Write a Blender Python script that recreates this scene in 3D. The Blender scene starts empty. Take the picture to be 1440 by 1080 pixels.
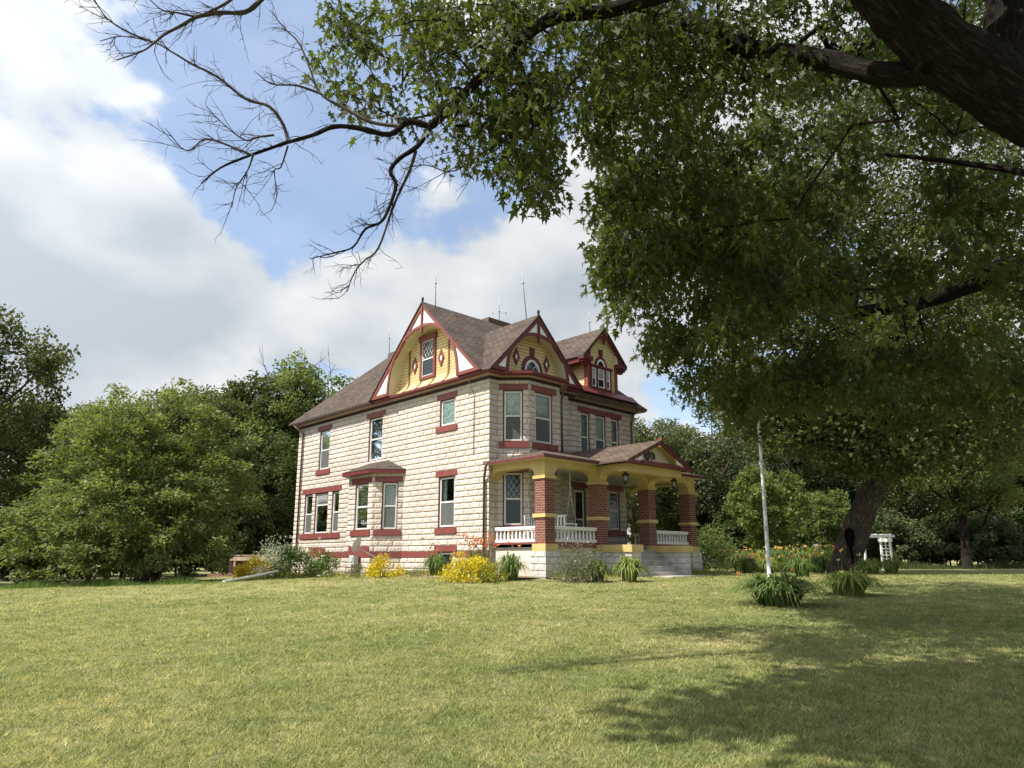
import bpy, bmesh, math, random
import numpy as np
from mathutils import Vector, Matrix

# ------------------------------------------------------------------ camera
sc = bpy.context.scene
F, PX, PY = 985.0, 720.0, 579.0                       # focal length and principal point in photo pixels
TH = math.atan(205 / 985.0)                           # camera looks up a little
HD = np.array([.6902, .7236, 0]); HD /= np.linalg.norm(HD)
UP = np.array([0, 0, 1.]); RT = np.cross(HD, UP)
CAM = np.array([-16.0, -17.92, .51])
FW = HD * math.cos(TH) + UP * math.sin(TH)
DN = HD * math.sin(TH) - UP * math.cos(TH)
cd = bpy.data.cameras.new('camera'); cam = bpy.data.objects.new('camera', cd)
sc.collection.objects.link(cam); sc.camera = cam
cd.sensor_width = 36; cd.lens = 36 * F / 1440; cd.shift_y = 39 / 1440
cd.clip_start = .1; cd.clip_end = 3000
R_ = Matrix((RT, -DN, -FW)).transposed()
cam.matrix_world = Matrix.Translation(Vector(CAM)) @ R_.to_4x4()

# ------------------------------------------------------------------ light
SUN = Vector((-1, .35, 1.5)).normalized()             # towards the sun
sl = bpy.data.lights.new('sun', 'SUN'); so = bpy.data.objects.new('sun', sl)
sc.collection.objects.link(so)
sl.energy = 4.5; sl.angle = math.radians(.5); sl.color = (1, .945, .86)
so.rotation_euler = SUN.to_track_quat('Z', 'Y').to_euler()
so.location = (-30, 20, 50)
sc.view_settings.view_transform = 'Standard'; sc.view_settings.look = 'None'
sc.view_settings.exposure = .9; sc.view_settings.gamma = 1
sc.cycles.max_bounces = 7; sc.cycles.diffuse_bounces = 3; sc.cycles.glossy_bounces = 3
sc.cycles.transmission_bounces = 4; sc.cycles.transparent_max_bounces = 8
sc.cycles.sample_clamp_indirect = 6
sc.cycles.use_denoising = True; sc.cycles.denoiser = 'OPENIMAGEDENOISE'; sc.cycles.denoising_input_passes = 'RGB_ALBEDO_NORMAL'; sc.cycles.denoising_prefilter = 'NONE'
C = sc.collection

def rayd(u, v): return FW + RT * ((u - PX) / F) + DN * ((v - PY) / F)
def at(u, v, d):
    """the point d metres ahead along the heading whose photo pixel is (u, v)"""
    r = rayd(u, v); return CAM + r * (d / (r @ HD))
def gz(x, y):
    """height of the lawn"""
    dx, dy = x - CAM[0], y - CAM[1]
    d = dx * HD[0] + dy * HD[1]; l = dx * RT[0] + dy * RT[1]
    t = np.clip(d / 23, -.3, 1)
    z = -1.02 + .9 * t
    z = z - np.minimum(.6, .031 * np.maximum(0, -l - 3) * np.clip(d / 18, 0, 1))
    return z + .03 * np.sin(x * .31 + 1) * np.cos(y * .27) * np.clip((d - 1) / 8, 0, 1)
def gpt(u, d):
    """the point on the lawn d metres ahead in pixel column u"""
    p = CAM + HD * d + RT * ((u - PX) / (F / math.cos(TH)) * d)
    return np.array([p[0], p[1], float(gz(p[0], p[1]))])

# ------------------------------------------------------------------ materials
def newmat(name):
    m = bpy.data.materials.new(name); m.use_nodes = True
    nt = m.node_tree; b = nt.nodes['Principled BSDF']
    return m, nt, b
def N(nt, t, **kw):
    n = nt.nodes.new(t)
    for k, v in kw.items():
        if k in n.inputs: n.inputs[k].default_value = v
        else: setattr(n, k, v)
    return n
def L(nt, a, b): nt.links.new(a, b)
def math_(nt, op, a, b=None, c=None):
    n = nt.nodes.new('ShaderNodeMath'); n.operation = op
    for i, x in enumerate((a, b, c)):
        if x is None: continue
        if isinstance(x, (int, float)): n.inputs[i].default_value = x
        else: L(nt, x, n.inputs[i])
    return n.outputs[0]
def ramp(nt, fac, stops):
    r = nt.nodes.new('ShaderNodeValToRGB')
    e = r.color_ramp.elements
    while len(e) < len(stops): e.new(.5)
    for k, (p, c) in enumerate(stops):
        e[k].position = p; e[k].color = (*c, 1)
    L(nt, fac, r.inputs[0]); return r.outputs[0]
def mixc(nt, fac, a, b, op='MIX'):
    n = nt.nodes.new('ShaderNodeMix'); n.data_type = 'RGBA'; n.blend_type = op
    for s, x in ((0, fac), (6, a), (7, b)):
        if isinstance(x, (int, float)): n.inputs[s].default_value = x
        elif isinstance(x, tuple): n.inputs[s].default_value = (*x, 1)
        else: L(nt, x, n.inputs[s])
    return n.outputs[2]
def noise(nt, vec, scale, detail=4, rough=.55):
    n = N(nt, 'ShaderNodeTexNoise', Scale=scale, Detail=detail, Roughness=rough)
    if vec is not None: L(nt, vec, n.inputs['Vector'])
    return n.outputs['Fac']
def bump(nt, b, h, strength, dist):
    n = N(nt, 'ShaderNodeBump', Strength=strength, Distance=dist)
    L(nt, h, n.inputs['Height']); L(nt, n.outputs[0], b.inputs['Normal'])
def coords(nt, which='Object'):
    return nt.nodes.new('ShaderNodeTexCoord').outputs[which]

def paint(name, col, var=.12, rough=.55, scale=3, bscale=60, bst=.15, spec=.35):
    m, nt, b = newmat(name)
    co = coords(nt)
    f = noise(nt, co, scale, 5)
    f2 = noise(nt, co, scale * 9, 3)
    f = math_(nt, 'ADD', math_(nt, 'MULTIPLY', f, .7), math_(nt, 'MULTIPLY', f2, .3))
    lo = tuple(c * (1 - var * 1.6) for c in col); hi = tuple(min(1, c * (1 + var)) for c in col)
    L(nt, ramp(nt, f, [(.3, lo), (.7, hi)]), b.inputs['Base Color'])
    b.inputs['Roughness'].default_value = rough
    b.inputs['Specular IOR Level'].default_value = spec
    bump(nt, b, noise(nt, co, bscale, 3), bst, .004)
    return m

def stone_mat(name, base, row=.2093, off=.0917, bw=.55, strength=1.0):
    """rock-faced cast block: courses from the UV map (metres)"""
    m, nt, b = newmat(name)
    uv = N(nt, 'ShaderNodeUVMap').outputs[0]
    sp = nt.nodes.new('ShaderNodeSeparateXYZ'); L(nt, uv, sp.inputs[0])
    v = math_(nt, 'DIVIDE', math_(nt, 'SUBTRACT', sp.outputs[1], off), row)
    rid = math_(nt, 'FLOOR', v); fv = math_(nt, 'FRACT', v)
    wn = N(nt, 'ShaderNodeTexWhiteNoise', noise_dimensions='1D'); L(nt, rid, wn.inputs['W'])
    sh = math_(nt, 'ADD', math_(nt, 'MULTIPLY', math_(nt, 'MODULO', rid, 2.0), .5), math_(nt, 'MULTIPLY', wn.outputs[0], .22))
    u = math_(nt, 'ADD', math_(nt, 'DIVIDE', sp.outputs[0], bw), sh)
    uid = math_(nt, 'FLOOR', u); fu = math_(nt, 'FRACT', u)
    ev = math_(nt, 'MULTIPLY', math_(nt, 'MINIMUM', fv, math_(nt, 'SUBTRACT', 1.0, fv)), row)
    eu = math_(nt, 'MULTIPLY', math_(nt, 'MINIMUM', fu, math_(nt, 'SUBTRACT', 1.0, fu)), bw)
    e = math_(nt, 'MINIMUM', ev, math_(nt, 'MULTIPLY', eu, .85))                       # metres to the nearest joint
    joint = N(nt, 'ShaderNodeMapRange', interpolation_type='SMOOTHSTEP')
    L(nt, e, joint.inputs[0]); joint.inputs[1].default_value = .004; joint.inputs[2].default_value = .016
    pil = N(nt, 'ShaderNodeMapRange', interpolation_type='SMOOTHSTEP')
    L(nt, e, pil.inputs[0]); pil.inputs[1].default_value = .010; pil.inputs[2].default_value = .055
    cmb = nt.nodes.new('ShaderNodeCombineXYZ'); L(nt, uid, cmb.inputs[0]); L(nt, rid, cmb.inputs[1])
    bn = N(nt, 'ShaderNodeTexWhiteNoise', noise_dimensions='3D'); L(nt, cmb.outputs[0], bn.inputs['Vector'])
    jit = nt.nodes.new('ShaderNodeVectorMath'); jit.operation = 'MULTIPLY_ADD'
    L(nt, bn.outputs['Color'], jit.inputs[0]); jit.inputs[1].default_value = (7, 7, 7); L(nt, uv, jit.inputs[2])
    n1 = noise(nt, jit.outputs[0], 13, 4, .6); n2 = noise(nt, jit.outputs[0], 38, 4, .65)
    ch = math_(nt, 'ADD', math_(nt, 'MULTIPLY', n1, .75), math_(nt, 'MULTIPLY', n2, .35))
    rock = math_(nt, 'MULTIPLY', math_(nt, 'ADD', math_(nt, 'MULTIPLY', ch, 1.5), -.35), pil.outputs[0])
    hgt = math_(nt, 'ADD', rock, math_(nt, 'MULTIPLY', joint.outputs[0], .25))
    bump(nt, b, hgt, strength, .06)
    body = ramp(nt, bn.outputs['Value'], [(0, tuple(c * .92 for c in base)), (1, tuple(min(1, c * 1.06) for c in base))])
    big = noise(nt, uv, .55, 4)
    body = mixc(nt, ramp(nt, big, [(.40, (0, 0, 0)), (.70, (.5, .5, .5))]), body, (base[0] * .62, base[1] * .58, base[2] * .52))
    ms = N(nt, 'ShaderNodeMapping'); ms.inputs['Scale'].default_value = (2.6, .28, 1); L(nt, uv, ms.inputs[0])
    stn = noise(nt, ms.outputs[0], 1.0, 5, .65)
    body = mixc(nt, ramp(nt, stn, [(.50, (0, 0, 0)), (.72, (.34, .34, .34))]), body, (base[0] * .66, base[1] * .62, base[2] * .56))
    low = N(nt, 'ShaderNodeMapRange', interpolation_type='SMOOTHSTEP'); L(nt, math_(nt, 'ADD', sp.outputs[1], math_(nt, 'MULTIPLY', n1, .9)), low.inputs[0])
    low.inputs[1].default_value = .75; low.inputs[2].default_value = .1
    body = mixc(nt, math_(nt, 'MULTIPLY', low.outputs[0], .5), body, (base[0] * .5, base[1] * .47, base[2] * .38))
    pit = ramp(nt, n2, [(.28, (.50, .46, .41)), (.44, (1, 1, 1))])
    body = mixc(nt, 1.0, body, pit, 'MULTIPLY')
    L(nt, mixc(nt, joint.outputs[0], (base[0] * .52, base[1] * .47, base[2] * .41), body), b.inputs['Base Color'])
    b.inputs['Roughness'].default_value = .9; b.inputs['Specular IOR Level'].default_value = .15
    return m

def brick_mat():
    m, nt, b = newmat('red_brick')
    uv = N(nt, 'ShaderNodeUVMap').outputs[0]
    t = N(nt, 'ShaderNodeTexBrick', Scale=1.0)
    t.inputs['Color1'].default_value = (.18, .055, .037, 1); t.inputs['Color2'].default_value = (.105, .028, .021, 1)
    t.inputs['Mortar'].default_value = (.45, .33, .25, 1)
    for k, x in (('Mortar Size', .0065), ('Mortar Smooth', .2), ('Bias', -.1), ('Brick Width', .215), ('Row Height', .078)): t.inputs[k].default_value = x
    L(nt, uv, t.inputs['Vector'])
    f = noise(nt, coords(nt), 14, 4)
    L(nt, mixc(nt, .45, t.outputs['Color'], ramp(nt, f, [(.3, (.55, .5, .5)), (.7, (1.2, 1.15, 1.1))]), 'MULTIPLY'), b.inputs['Base Color'])
    b.inputs['Roughness'].default_value = .85
    h = math_(nt, 'ADD', math_(nt, 'MULTIPLY', t.outputs['Fac'], -1.0), math_(nt, 'MULTIPLY', noise(nt, coords(nt), 70, 3), .3))
    bump(nt, b, h, .8, .012)
    return m

def shingle_mat(name, c1, c2):
    m, nt, b = newmat(name)
    uv = N(nt, 'ShaderNodeUVMap').outputs[0]
    t = N(nt, 'ShaderNodeTexBrick', Scale=1.0)
    t.inputs['Color1'].default_value = (*c1, 1); t.inputs['Color2'].default_value = (*c2, 1)
    t.inputs['Mortar'].default_value = (c2[0] * .35, c2[1] * .35, c2[2] * .35, 1)
    for k, x in (('Mortar Size', .010), ('Mortar Smooth', .6), ('Bias', 0), ('Brick Width', .28), ('Row Height', .145)): t.inputs[k].default_value = x
    L(nt, uv, t.inputs['Vector'])
    f = noise(nt, uv, 1.1, 5); f3 = noise(nt, uv, 45, 2)
    col = mixc(nt, .7, t.outputs['Color'], ramp(nt, f, [(.3, (.72, .72, .74)), (.7, (1.15, 1.1, 1.05))]), 'MULTIPLY')
    col = mixc(nt, .6, col, ramp(nt, f3, [(.3, (.7, .7, .7)), (.7, (1.2, 1.2, 1.2))]), 'MULTIPLY')
    L(nt, col, b.inputs['Base Color'])
    b.inputs['Roughness'].default_value = .95; b.inputs['Specular IOR Level'].default_value = .1
    sp = nt.nodes.new('ShaderNodeSeparateXYZ'); L(nt, uv, sp.inputs[0])
    saw = math_(nt, 'FRACT', math_(nt, 'DIVIDE', sp.outputs[1], .145))
    h = math_(nt, 'ADD', math_(nt, 'MULTIPLY', saw, -1.0), math_(nt, 'MULTIPLY', t.outputs['Fac'], -.4))
    h = math_(nt, 'ADD', h, math_(nt, 'MULTIPLY', f3, .3))
    bump(nt, b, h, 1.0, .03)
    return m

def siding_mat(name, col, row=.125):
    m, nt, b = newmat(name)
    uv = N(nt, 'ShaderNodeUVMap').outputs[0]
    sp = nt.nodes.new('ShaderNodeSeparateXYZ'); L(nt, uv, sp.inputs[0])
    v = math_(nt, 'DIVIDE', sp.outputs[1], row)
    fv = math_(nt, 'FRACT', v)
    bw = math_(nt, 'FRACT', math_(nt, 'ADD', math_(nt, 'DIVIDE', sp.outputs[0], 1.7), math_(nt, 'MULTIPLY', math_(nt, 'FLOOR', v), .381)))
    f = noise(nt, coords(nt), 2.2, 5)
    body = ramp(nt, f, [(.3, tuple(c * .82 for c in col)), (.7, col)])
    gap = math_(nt, 'MAXIMUM', math_(nt, 'LESS_THAN', fv, .13), math_(nt, 'LESS_THAN', bw, .008))
    L(nt, mixc(nt, gap, body, (.10, .07, .03)), b.inputs['Base Color'])
    b.inputs['Roughness'].default_value = .6
    bump(nt, b, math_(nt, 'MULTIPLY', fv, -1.0), 1.0, .02)
    return m

def glass_mat(name='window_glass', tint=(.75, .82, .8), refl=.05):
    m, nt, b = newmat(name)
    out = nt.nodes['Material Output']
    tr = N(nt, 'ShaderNodeBsdfTransparent'); tr.inputs[0].default_value = (*tint, 1)
    gl = N(nt, 'ShaderNodeBsdfGlossy', Roughness=.03); gl.inputs[0].default_value = (.9, .95, 1, 1)
    bp = N(nt, 'ShaderNodeBump', Strength=.12, Distance=.01); L(nt, noise(nt, coords(nt), 2.5, 2), bp.inputs['Height'])
    L(nt, bp.outputs[0], gl.inputs['Normal'])
    fr = N(nt, 'ShaderNodeFresnel', IOR=1.5)
    fac = math_(nt, 'ADD', math_(nt, 'MULTIPLY', fr.outputs[0], .9), refl - .04)
    mx = nt.nodes.new('ShaderNodeMixShader'); L(nt, fac, mx.inputs[0]); L(nt, tr.outputs[0], mx.inputs[1]); L(nt, gl.outputs[0], mx.inputs[2])
    L(nt, mx.outputs[0], out.inputs[0])
    return m

def curtain_mat(name, col, lace=True):
    m, nt, b = newmat(name)
    out = nt.nodes['Material Output']
    co = coords(nt)
    f = noise(nt, co, 9, 4)
    L(nt, ramp(nt, f, [(.35, tuple(c * .7 for c in col)), (.65, col)]), b.inputs['Base Color'])
    b.inputs['Roughness'].default_value = .9
    if lace:
        tr = N(nt, 'ShaderNodeBsdfTransparent')
        mx = nt.nodes.new('ShaderNodeMixShader')
        L(nt, ramp(nt, noise(nt, co, 24, 3), [(.34, (.35, .35, .35)), (.52, (.95, .95, .95))]), mx.inputs[0])
        L(nt, tr.outputs[0], mx.inputs[1]); L(nt, b.outputs[0], mx.inputs[2]); L(nt, mx.outputs[0], out.inputs[0])
    return m

def leaf_mat(name, c_dark, c_light, trans=.35, tcol=None, rough=.55):
    m, nt, b = newmat(name)
    out = nt.nodes['Material Output']
    a = N(nt, 'ShaderNodeAttribute', attribute_name='rnd')
    f = noise(nt, coords(nt), .55, 3)
    fac = math_(nt, 'ADD', math_(nt, 'MULTIPLY', a.outputs['Fac'], .65), math_(nt, 'MULTIPLY', math_(nt, 'SUBTRACT', f, .3), .8))
    col = ramp(nt, fac, [(.05, c_dark), (.95, c_light)])
    L(nt, col, b.inputs['Base Color'])
    b.inputs['Roughness'].default_value = rough; b.inputs['Specular IOR Level'].default_value = .18
    tl = N(nt, 'ShaderNodeBsdfTranslucent')
    tc = tcol or (1.5, 1.55, .7)
    L(nt, mixc(nt, 1.0, col, tc, 'MULTIPLY'), tl.inputs[0])
    mx = nt.nodes.new('ShaderNodeMixShader'); mx.inputs[0].default_value = trans
    L(nt, b.outputs[0], mx.inputs[1]); L(nt, tl.outputs[0], mx.inputs[2]); L(nt, mx.outputs[0], out.inputs[0])
    return m

def bark_mat(name, c1, c2, scale=1.0, bd=.05):
    """long ragged ridges that run along the limb"""
    m, nt, b = newmat(name)
    co = N(nt, 'ShaderNodeAttribute', attribute_name='bk').outputs['Vector']
    mp = N(nt, 'ShaderNodeMapping'); mp.inputs['Scale'].default_value = (9 * scale, 9 * scale, 1.7 * scale); L(nt, co, mp.inputs[0])
    n1 = noise(nt, mp.outputs[0], 1.6, 6, .62)
    rid = math_(nt, 'MULTIPLY', math_(nt, 'ABSOLUTE', math_(nt, 'SUBTRACT', n1, .5)), 4.2)
    n2 = noise(nt, coords(nt), 22 * scale, 5, .7); n3 = noise(nt, coords(nt), 1.6, 4, .6)
    h = math_(nt, 'ADD', math_(nt, 'MINIMUM', rid, .8), math_(nt, 'MULTIPLY', n2, .45))
    col = ramp(nt, h, [(.12, tuple(c * .35 for c in c1)), (.5, c1), (1.0, c2)])
    L(nt, mixc(nt, .8, col, ramp(nt, n3, [(.3, (.65, .65, .68)), (.7, (1.25, 1.2, 1.12))]), 'MULTIPLY'), b.inputs['Base Color'])
    b.inputs['Roughness'].default_value = .95; b.inputs['Specular IOR Level'].default_value = .1
    bump(nt, b, h, 1.0, bd)
    return m

M = dict(
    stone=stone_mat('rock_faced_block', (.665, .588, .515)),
    stone_white=stone_mat('whitewashed_block', (.64, .62, .58), bw=.42, strength=.6),
    plaster=paint('porch_skirt_plaster', (.62, .56, .47), .2, .9, 2, 30, .5),
    red=paint('barn_red_paint', (.195, .054, .045), .14, .5, 4),
    maroon=paint('maroon_shaded_red', (.135, .026, .028), .14, .45, 4),  # trim red with the front's shade put into its colour; also casings
    yellow=paint('yellow_paint', (.52, .395, .16), .12, .55, 2),
    siding=siding_mat('yellow_clapboard', (.70, .545, .255)),
    cream=paint('cream_soffit_paint', (.60, .54, .40), .1, .6, 2),
    taupe=paint('taupe_soffit_paint', (.40, .30, .255), .12, .6, 2),
    white=paint('white_paint', (.78, .77, .74), .07, .5, 2),
    whitem=paint('white_masonry', (.72, .70, .66), .12, .7, 5),
    frame=paint('aluminium_storm_frame', (.60, .60, .57), .08, .45, 3),
    brown=paint('brown_gutter_metal', (.11, .072, .048), .2, .45, 3),
    dark=paint('dark_moulding', (.035, .016, .014), .2, .5, 3),
    concrete=paint('old_concrete', (.42, .39, .35), .2, .9, 3, 40, .5),
    floor=paint('porch_floor_paint', (.16, .15, .14), .2, .6, 2),
    ceil=paint('porch_ceiling_paint', (.42, .42, .36), .08, .6, 2),
    black=paint('black_iron', (.02, .02, .02), .2, .4, 5),
    steel=paint('galvanised_steel', (.42, .43, .43), .15, .4, 6),
    pole=paint('weathered_white_pole', (.62, .62, .60), .2, .4, 5),
    greybox=paint('grey_utility_box', (.42, .46, .42), .1, .5, 4),
    dishgrey=paint('light_grey_dish', (.55, .55, .55), .08, .5, 4),
    wood=paint('weathered_reddish_wood', (.30, .17, .12), .35, .85, 3, 40, .5),
    woodl=paint('pale_weathered_board', (.55, .42, .32), .3, .85, 4, 40, .5),
    woodd=paint('dark_stained_wood', (.085, .035, .03), .3, .7, 3),
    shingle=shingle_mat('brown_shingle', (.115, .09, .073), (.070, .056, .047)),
    shingle_porch=shingle_mat('porch_brown_shingle', (.148, .108, .085), (.09, .068, .055)),  # porch roof in a slightly lighter brown
    brick=brick_mat(),
    glass=glass_mat(), glass_lamp=glass_mat('lamp_glass', (.9, .9, .85), .2),
    lace=curtain_mat('lace_curtain', (.74, .77, .74)),
    blind=curtain_mat('white_roller_blind', (.76, .78, .76), False),
    screen=paint('insect_screen', (.12, .125, .12), .1, .8, 2),
    bark=bark_mat('furrowed_bark', (.10, .078, .060), (.21, .17, .14), 1.0),
    hollow=paint('hollow_shade', (.008, .006, .005), .2, 1.0, 3, 40, .3, 0),  # near-black colour standing in for the shade inside the holes
    bark_dark=bark_mat('dark_bark', (.034, .027, .022), (.078, .062, .050), 1.2, .06),
    twig=paint('bare_twig_bark', (.07, .055, .045), .3, .9, 6),
    l_maple=leaf_mat('silver_maple_leaf', (.030, .045, .014), (.110, .126, .038), .40, (1.45, 1.6, .65)),
    l_maple_far=leaf_mat('maple_leaf_distant', (.036, .048, .017), (.105, .118, .040), .36),
    l_elder=leaf_mat('box_elder_leaf', (.066, .096, .029), (.20, .232, .085), .38),
    l_oak=leaf_mat('dark_oak_leaf', (.036, .054, .018), (.088, .110, .040), .3),
    l_ash=leaf_mat('grey_green_leaf', (.055, .074, .034), (.13, .155, .08), .3),
    l_sumac=leaf_mat('light_green_leaf', (.075, .115, .030), (.17, .21, .07), .35),
    l_yellow=leaf_mat('golden_spirea_leaf', (.33, .27, .015), (.72, .60, .04), .3, (1.3, 1.2, .5)),
    l_yelgreen=leaf_mat('yellow_green_leaf', (.14, .16, .03), (.34, .33, .07), .3),
    l_shrub=leaf_mat('shrub_leaf', (.06, .11, .025), (.17, .24, .07), .3),
    l_dull=leaf_mat('dull_grey_green_leaf', (.075, .085, .05), (.20, .20, .12), .25),
    l_silver=leaf_mat('silvery_leaf', (.16, .20, .13), (.42, .46, .36), .2),
    l_strap=leaf_mat('daylily_blade', (.065, .11, .028), (.18, .235, .075), .35),
    l_strapl=leaf_mat('pale_daylily_blade', (.10, .15, .03), (.30, .34, .10), .3),
    p_white=leaf_mat('white_bloom_petal', (.62, .64, .50), (.85, .85, .76), .2, (1, 1, 1)),
    p_orange=leaf_mat('orange_lily_petal', (.48, .15, .055), (.62, .30, .15), .3, (1.2, 1, 1)),
    p_gold=leaf_mat('gold_lily_petal', (.62, .36, .06), (.75, .55, .18), .3, (1.2, 1, 1)),
    stalk=leaf_mat('dry_flower_stalk', (.16, .17, .06), (.34, .30, .14), .2),
)

# ------------------------------------------------------------------ world: sky and clouds
w = bpy.data.worlds.new('World'); sc.world = w; w.use_nodes = True
nt = w.node_tree; bg = nt.nodes['Background']
sky = nt.nodes.new('ShaderNodeTexSky'); sky.sky_type = 'NISHITA'; sky.sun_disc = False
sky.sun_elevation = math.asin(SUN.z); sky.sun_rotation = math.atan2(SUN.x, SUN.y)
sky.air_density = 1.0; sky.dust_density = 1.6; sky.ozone_density = 1.6
g = coords(nt, 'Generated')
nrm = nt.nodes.new('ShaderNodeVectorMath'); nrm.operation = 'NORMALIZE'; L(nt, g, nrm.inputs[0])
sp = nt.nodes.new('ShaderNodeSeparateXYZ'); L(nt, nrm.outputs[0], sp.inputs[0])
cb = N(nt, 'ShaderNodeMapping'); cb.inputs['Scale'].default_value = (1, 1, 1.55); L(nt, nrm.outputs[0], cb.inputs[0])
f1 = noise(nt, cb.outputs[0], 4.6, 10, .54)
dn = math_(nt, 'ADD', math_(nt, 'MULTIPLY', math_(nt, 'SUBTRACT', f1, .5), 1.5), .52)
CL = [  # cloud cover pushed up (+) or opened (-): photo column, row, spread in radians, amount
    (340, 60, .16, -.30), (320, 275, .09, -.26), (430, 300, .07, -.16), (470, 130, .12, -.14), (170, 310, .03, -.12), (570, 120, .12, -.14), (700, 200, .12, -.10), (480, 40, .13, -.16), (420, 270, .08, -.12), (230, 20, .08, -.1),
    (970, 560, .07, -.25), (90, 200, .17, .16), (60, 60, .10, .08), (300, 345, .10, .14), (620, 360, .16, .16), (180, 420, .16, .16), (450, 430, .18, .12), (780, 330, .14, .14), (840, 420, .12, .12),
    (640, 230, .10, -.10), (760, 130, .08, -.08), (1200, 250, .3, .10), (20, 330, .15, .08)]
for (u, v, s, a) in CL:
    r = rayd(u, v); r = r / np.linalg.norm(r)
    vm = nt.nodes.new('ShaderNodeVectorMath'); vm.operation = 'DISTANCE'
    L(nt, nrm.outputs[0], vm.inputs[0]); vm.inputs[1].default_value = tuple(r)
    q = math_(nt, 'POWER', math_(nt, 'DIVIDE', vm.outputs['Value'], s), 2.0)
    dn = math_(nt, 'ADD', dn, math_(nt, 'MULTIPLY', math_(nt, 'EXPONENT', math_(nt, 'MULTIPLY', q, -1.0)), a))
mr = N(nt, 'ShaderNodeMapRange', interpolation_type='SMOOTHSTEP'); L(nt, dn, mr.inputs[0])
mr.inputs[1].default_value = .44; mr.inputs[2].default_value = .575
cov = math_(nt, 'ADD', .23, math_(nt, 'MULTIPLY', mr.outputs[0], .76))
# relief: the side of each puff that thins out towards the sun is bright, the far side and thick parts are grey
def shifted(k, sc_, dt, ro):
    mp = N(nt, 'ShaderNodeMapping'); mp.inputs['Location'].default_value = (-.45 * k, .15 * k, .9 * k); L(nt, cb.outputs[0], mp.inputs[0])
    return noise(nt, mp.outputs[0], sc_, dt, ro)
r1 = math_(nt, 'SUBTRACT', noise(nt, cb.outputs[0], 4.6, 8, .52), shifted(.06, 4.6, 6, .5))
r2 = math_(nt, 'SUBTRACT', noise(nt, cb.outputs[0], 2.2, 4, .5), shifted(.12, 2.2, 3, .5))
br = math_(nt, 'ADD', math_(nt, 'ADD', math_(nt, 'MULTIPLY', r1, 1.5), math_(nt, 'MULTIPLY', r2, 2.0)), .485)
br = math_(nt, 'SUBTRACT', br, math_(nt, 'MULTIPLY', math_(nt, 'MAXIMUM', math_(nt, 'SUBTRACT', dn, .62), 0.0), .9))
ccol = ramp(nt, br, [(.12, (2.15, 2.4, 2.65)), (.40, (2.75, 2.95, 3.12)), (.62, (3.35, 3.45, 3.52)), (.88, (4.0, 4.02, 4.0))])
for e in nt.nodes: pass
# clouds round the sun, out of view, brightened to add fill on shaded walls
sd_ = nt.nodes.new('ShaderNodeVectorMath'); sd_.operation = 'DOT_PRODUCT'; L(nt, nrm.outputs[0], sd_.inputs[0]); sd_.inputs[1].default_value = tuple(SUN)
sun_fill = math_(nt, 'ADD', 1.0, math_(nt, 'MULTIPLY', math_(nt, 'POWER', math_(nt, 'MAXIMUM', sd_.outputs['Value'], 0.0), 2.0), 1.2))
sc_ = nt.nodes.new('ShaderNodeVectorMath'); sc_.operation = 'SCALE'; L(nt, ccol, sc_.inputs[0]); L(nt, sun_fill, sc_.inputs['Scale'])
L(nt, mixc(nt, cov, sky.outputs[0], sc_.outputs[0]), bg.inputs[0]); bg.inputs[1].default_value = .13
sc.world.cycles.sampling_method = 'MANUAL'; sc.world.cycles.sample_map_resolution = 1024

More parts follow.
